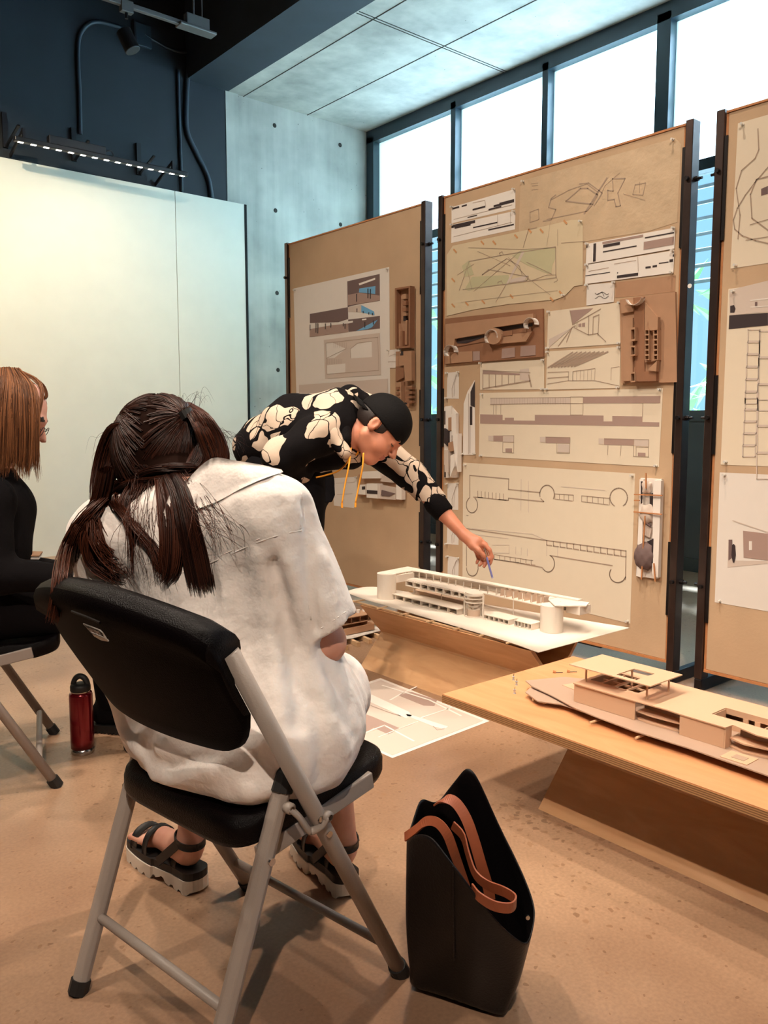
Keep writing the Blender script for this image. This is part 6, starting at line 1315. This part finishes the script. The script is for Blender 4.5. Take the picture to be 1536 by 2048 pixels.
ho = mesh_sdf('hoodie', hdn, (1.45, 2.35, .80), (2.70, 3.35, 1.50), .0075, M_hood, mn)
hod = union([cone(PT(668, 812, 3.36), PT(700, 796, 3.34), .045, .05), cone(PT(700, 796, 3.34), PT(738, 808, 3.34), .048, .036), cone(PT(738, 808, 3.34), PT(752, 828, 3.36), .034, .024), cone(PT(668, 812, 3.30), PT(662, 868, 3.14), .040, .034), cone(PT(662, 868, 3.14), PT(690, 905, 3.12), .032, .026)], .025)
mesh_sdf('hood', lambda P: np.maximum(hod(P), -neck_hole(P)), (1.6, 2.3, .9), (2.5, 3.1, 1.45), .0075, M_hood, mn)
mesh_sdf('hood_lining', lambda P: np.maximum(union([cone(PT(690, 820, 3.30), PT(735, 826, 3.28), .045, .038), cone(PT(684, 830, 3.22), PT(690, 880, 3.14), .04, .025)], .02)(P), -neck_hole(P)), (1.6, 2.3, .9), (2.5, 3.1, 1.4), .0075, M_rib, mn)
cd = (PT(880, 1018, 3.46)-EL); cd /= np.linalg.norm(cd); cc = PT(880, 1017, 3.46); obj('cuff', MB().tube([cc-cd*.055, cc-cd*.03, cc+cd*.028, cc+cd*.034], [.045, .050, .045, .038], 20).vf, M_rib, mn, smooth=True)
pts_ = [PT(a, b, D_) for a, b, D_ in ((505, 925, 3.36), (560, 948, 3.28), (620, 962, 3.24))]
M_pants = mat('black_trousers', srgb(11, 9, 13), .85, bump=.15, bscale=30, spec=.12)
pn = union([ell(PT(592, 968, 3.42), (.165, .15, .15)), cone(PT(545, 935, 3.42), PT(575, 975, 3.42), .12, .14), cone(hipL, kL, .112, .088), cone(hipR, kR, .112, .088), cone(kL, aL+[0, 0, .03], .086, .062), cone(kR, aR+[0, 0, .03], .086, .062)], .03)
mesh_sdf('trousers', lambda P: np.maximum(pn(P), .07-P[:, 2]), (1.5, 2.4, .05), (2.45, 3.35, 1.25), .011, M_pants, mn)
obj('pocket_flap', MB().rings([[PT(a, b, 3.19-q) for a, b in ((650, 955), (668, 952), (670, 990), (664, 1004), (650, 1006))] for q in (0, .02)]).vf, M_pants, mn, bevel=.004)
for A_ in (aL, aR): mesh_sdf('sneaker', (lambda A2: (lambda P: np.maximum(union([cone(A2+[-.03, -.0, -.045], A2+[.15, -.02, -.05], .042, .040), cone(A2, A2+[0, 0, -.03], .05, .05)], .02)(P), -P[:, 2]+.002)))(A_), A_-.15, A_+[.26, .15, .08], .01, M_cap, mn)
# cap worn backwards
cf = lambda P: np.maximum(np.maximum(ell((-.012, 0, .036), (.110, .088, .100))(hl3(P))*1.05, .020+.30*np.maximum(0, -(hl3(P)[:, 0]))*0-hl3(P)[:, 2]+.14*(hl3(P)[:, 0]-.02)*0), -(ell((-.012, 0, .036), (.1015, .0795, .0915))(hl3(P))*1.05))
M_capk = mat('black_cap_cloth', srgb(10, 8, 9), .8, bump=.15, bscale=150, spec=.15)
cp = mesh_sdf('cap', cf, HM-.17, HM+.19, .0045, M_capk, mn)
R = []
for u in np.linspace(-1, 1, 15):
    row = []
    for v in np.linspace(0, 1, 6):
        q = np.array([-.098-.068*v*math.sqrt(max(0, 1-.55*u*u))+.03*u*u, .070*u*(1-.1*v), .028-.012*v-.014*u*u]); row.append(HM+Rm@(q*1.05))
    R.append(row)
obj('cap_brim', MB().sheet(R, .003, Rm[:, 2]).vf, M_capk, mn, smooth=True)
p = HM+Rm@(np.array([-.012, 0, .137])*1.05); obj('cap_button', MB().lathe(p, [(.007, -.002), (.006, .004), (.001, .005)], 10).vf, M_capk, cp)
hh = lambda P: np.maximum(np.maximum(ell((-.014, 0, .028), (.104, .081, .090))(hl3(P))*1.05, hl3(P)[:, 2]-.03), np.maximum(hl3(P)[:, 0]-.035, -.035-hl3(P)[:, 2]+.9*np.maximum(0, hl3(P)[:, 0]+.0)))
hh2 = lambda P: np.maximum(hh(P), -(np.linalg.norm((hl3(P)-np.array([-.012, -.082, -.002]))/np.array([1, 1, 1.5]), axis=1)-.023))
mesh_sdf('short_hair', hh2, HM-.17, HM+.17, .0045, M_hairk, mn)
# drawstrings
M_str = mat('amber_drawstring', srgb(226, 150, 32), .7)
for pts in ([(702, 896, 3.14), (698, 930, 3.10), (690, 970, 3.10), (684, 1006, 3.10)], [(727, 906, 3.10), (725, 935, 3.09), (718, 970, 3.10), (711, 1005, 3.10)]):
    P_ = spline([PT(*q) for q in pts], 24); o = obj('drawstring', MB().tube(P_, .0032, 8).vf, M_str, mn, smooth=True); obj('string_tip', MB().tube([P_[-1], P_[-1]-UP*.018], .0042, 8).vf, M_str, o)
def surfM(a, b, off=.004): D_ = march(hdn, a, b, 2.7, 3.8, 400); return PT(a, b, (D_ or 3.2)-off)
o = obj('drawstring', MB().tube(spline([surfM(702, 900), surfM(694, 925), surfM(676, 942), surfM(650, 951), surfM(632, 955)], 24), .0035, 8).vf, M_str, mn, smooth=True)
o = obj('drawstring', MB().tube(spline([surfM(718, 896), surfM(716, 905), surfM(712, 910)], 8), .004, 8).vf, M_str, mn, smooth=True)
g = MB(); g.tube([H_(972.3, 1099, -.030)+0*UP, H_(972.8, 1101, -.030)], .0, 3)
q0 = H_(971, 1103, -.022); 
rg = [q0+RT*.0+(.0108)*(math.cos(a)*(-FW*.8+RT*.5)+math.sin(a)*(RT*.35+UP*.7)) for a in np.linspace(0, 2*PI, 20)]
pen = thing('pen', 'blue and silver pen pinched in the pointing hand above the white model', 'pen', H_(985, 1160))
pd = H_(986, 1158, 0)-H_(969, 1098, -.02); L_ = np.linalg.norm(pd); pd /= L_; q0 = H_(968, 1096, -.032)
obj('barrel', MB().tube([q0+pd*.04, q0+pd*L_*.95], .0042, 10).vf, mat('blue_pen', srgb(120, 124, 190), .4), pen)
obj('clip_end', MB().tube([q0, q0+pd*.0395], .0038, 10).vf, M_chrome, pen)
obj('tip', MB().tube([q0+pd*L_*.9505, q0+pd*L_], [.0045, .0045], 10).vf, mat('pale_pen_cap', srgb(176, 170, 196), .4), pen)
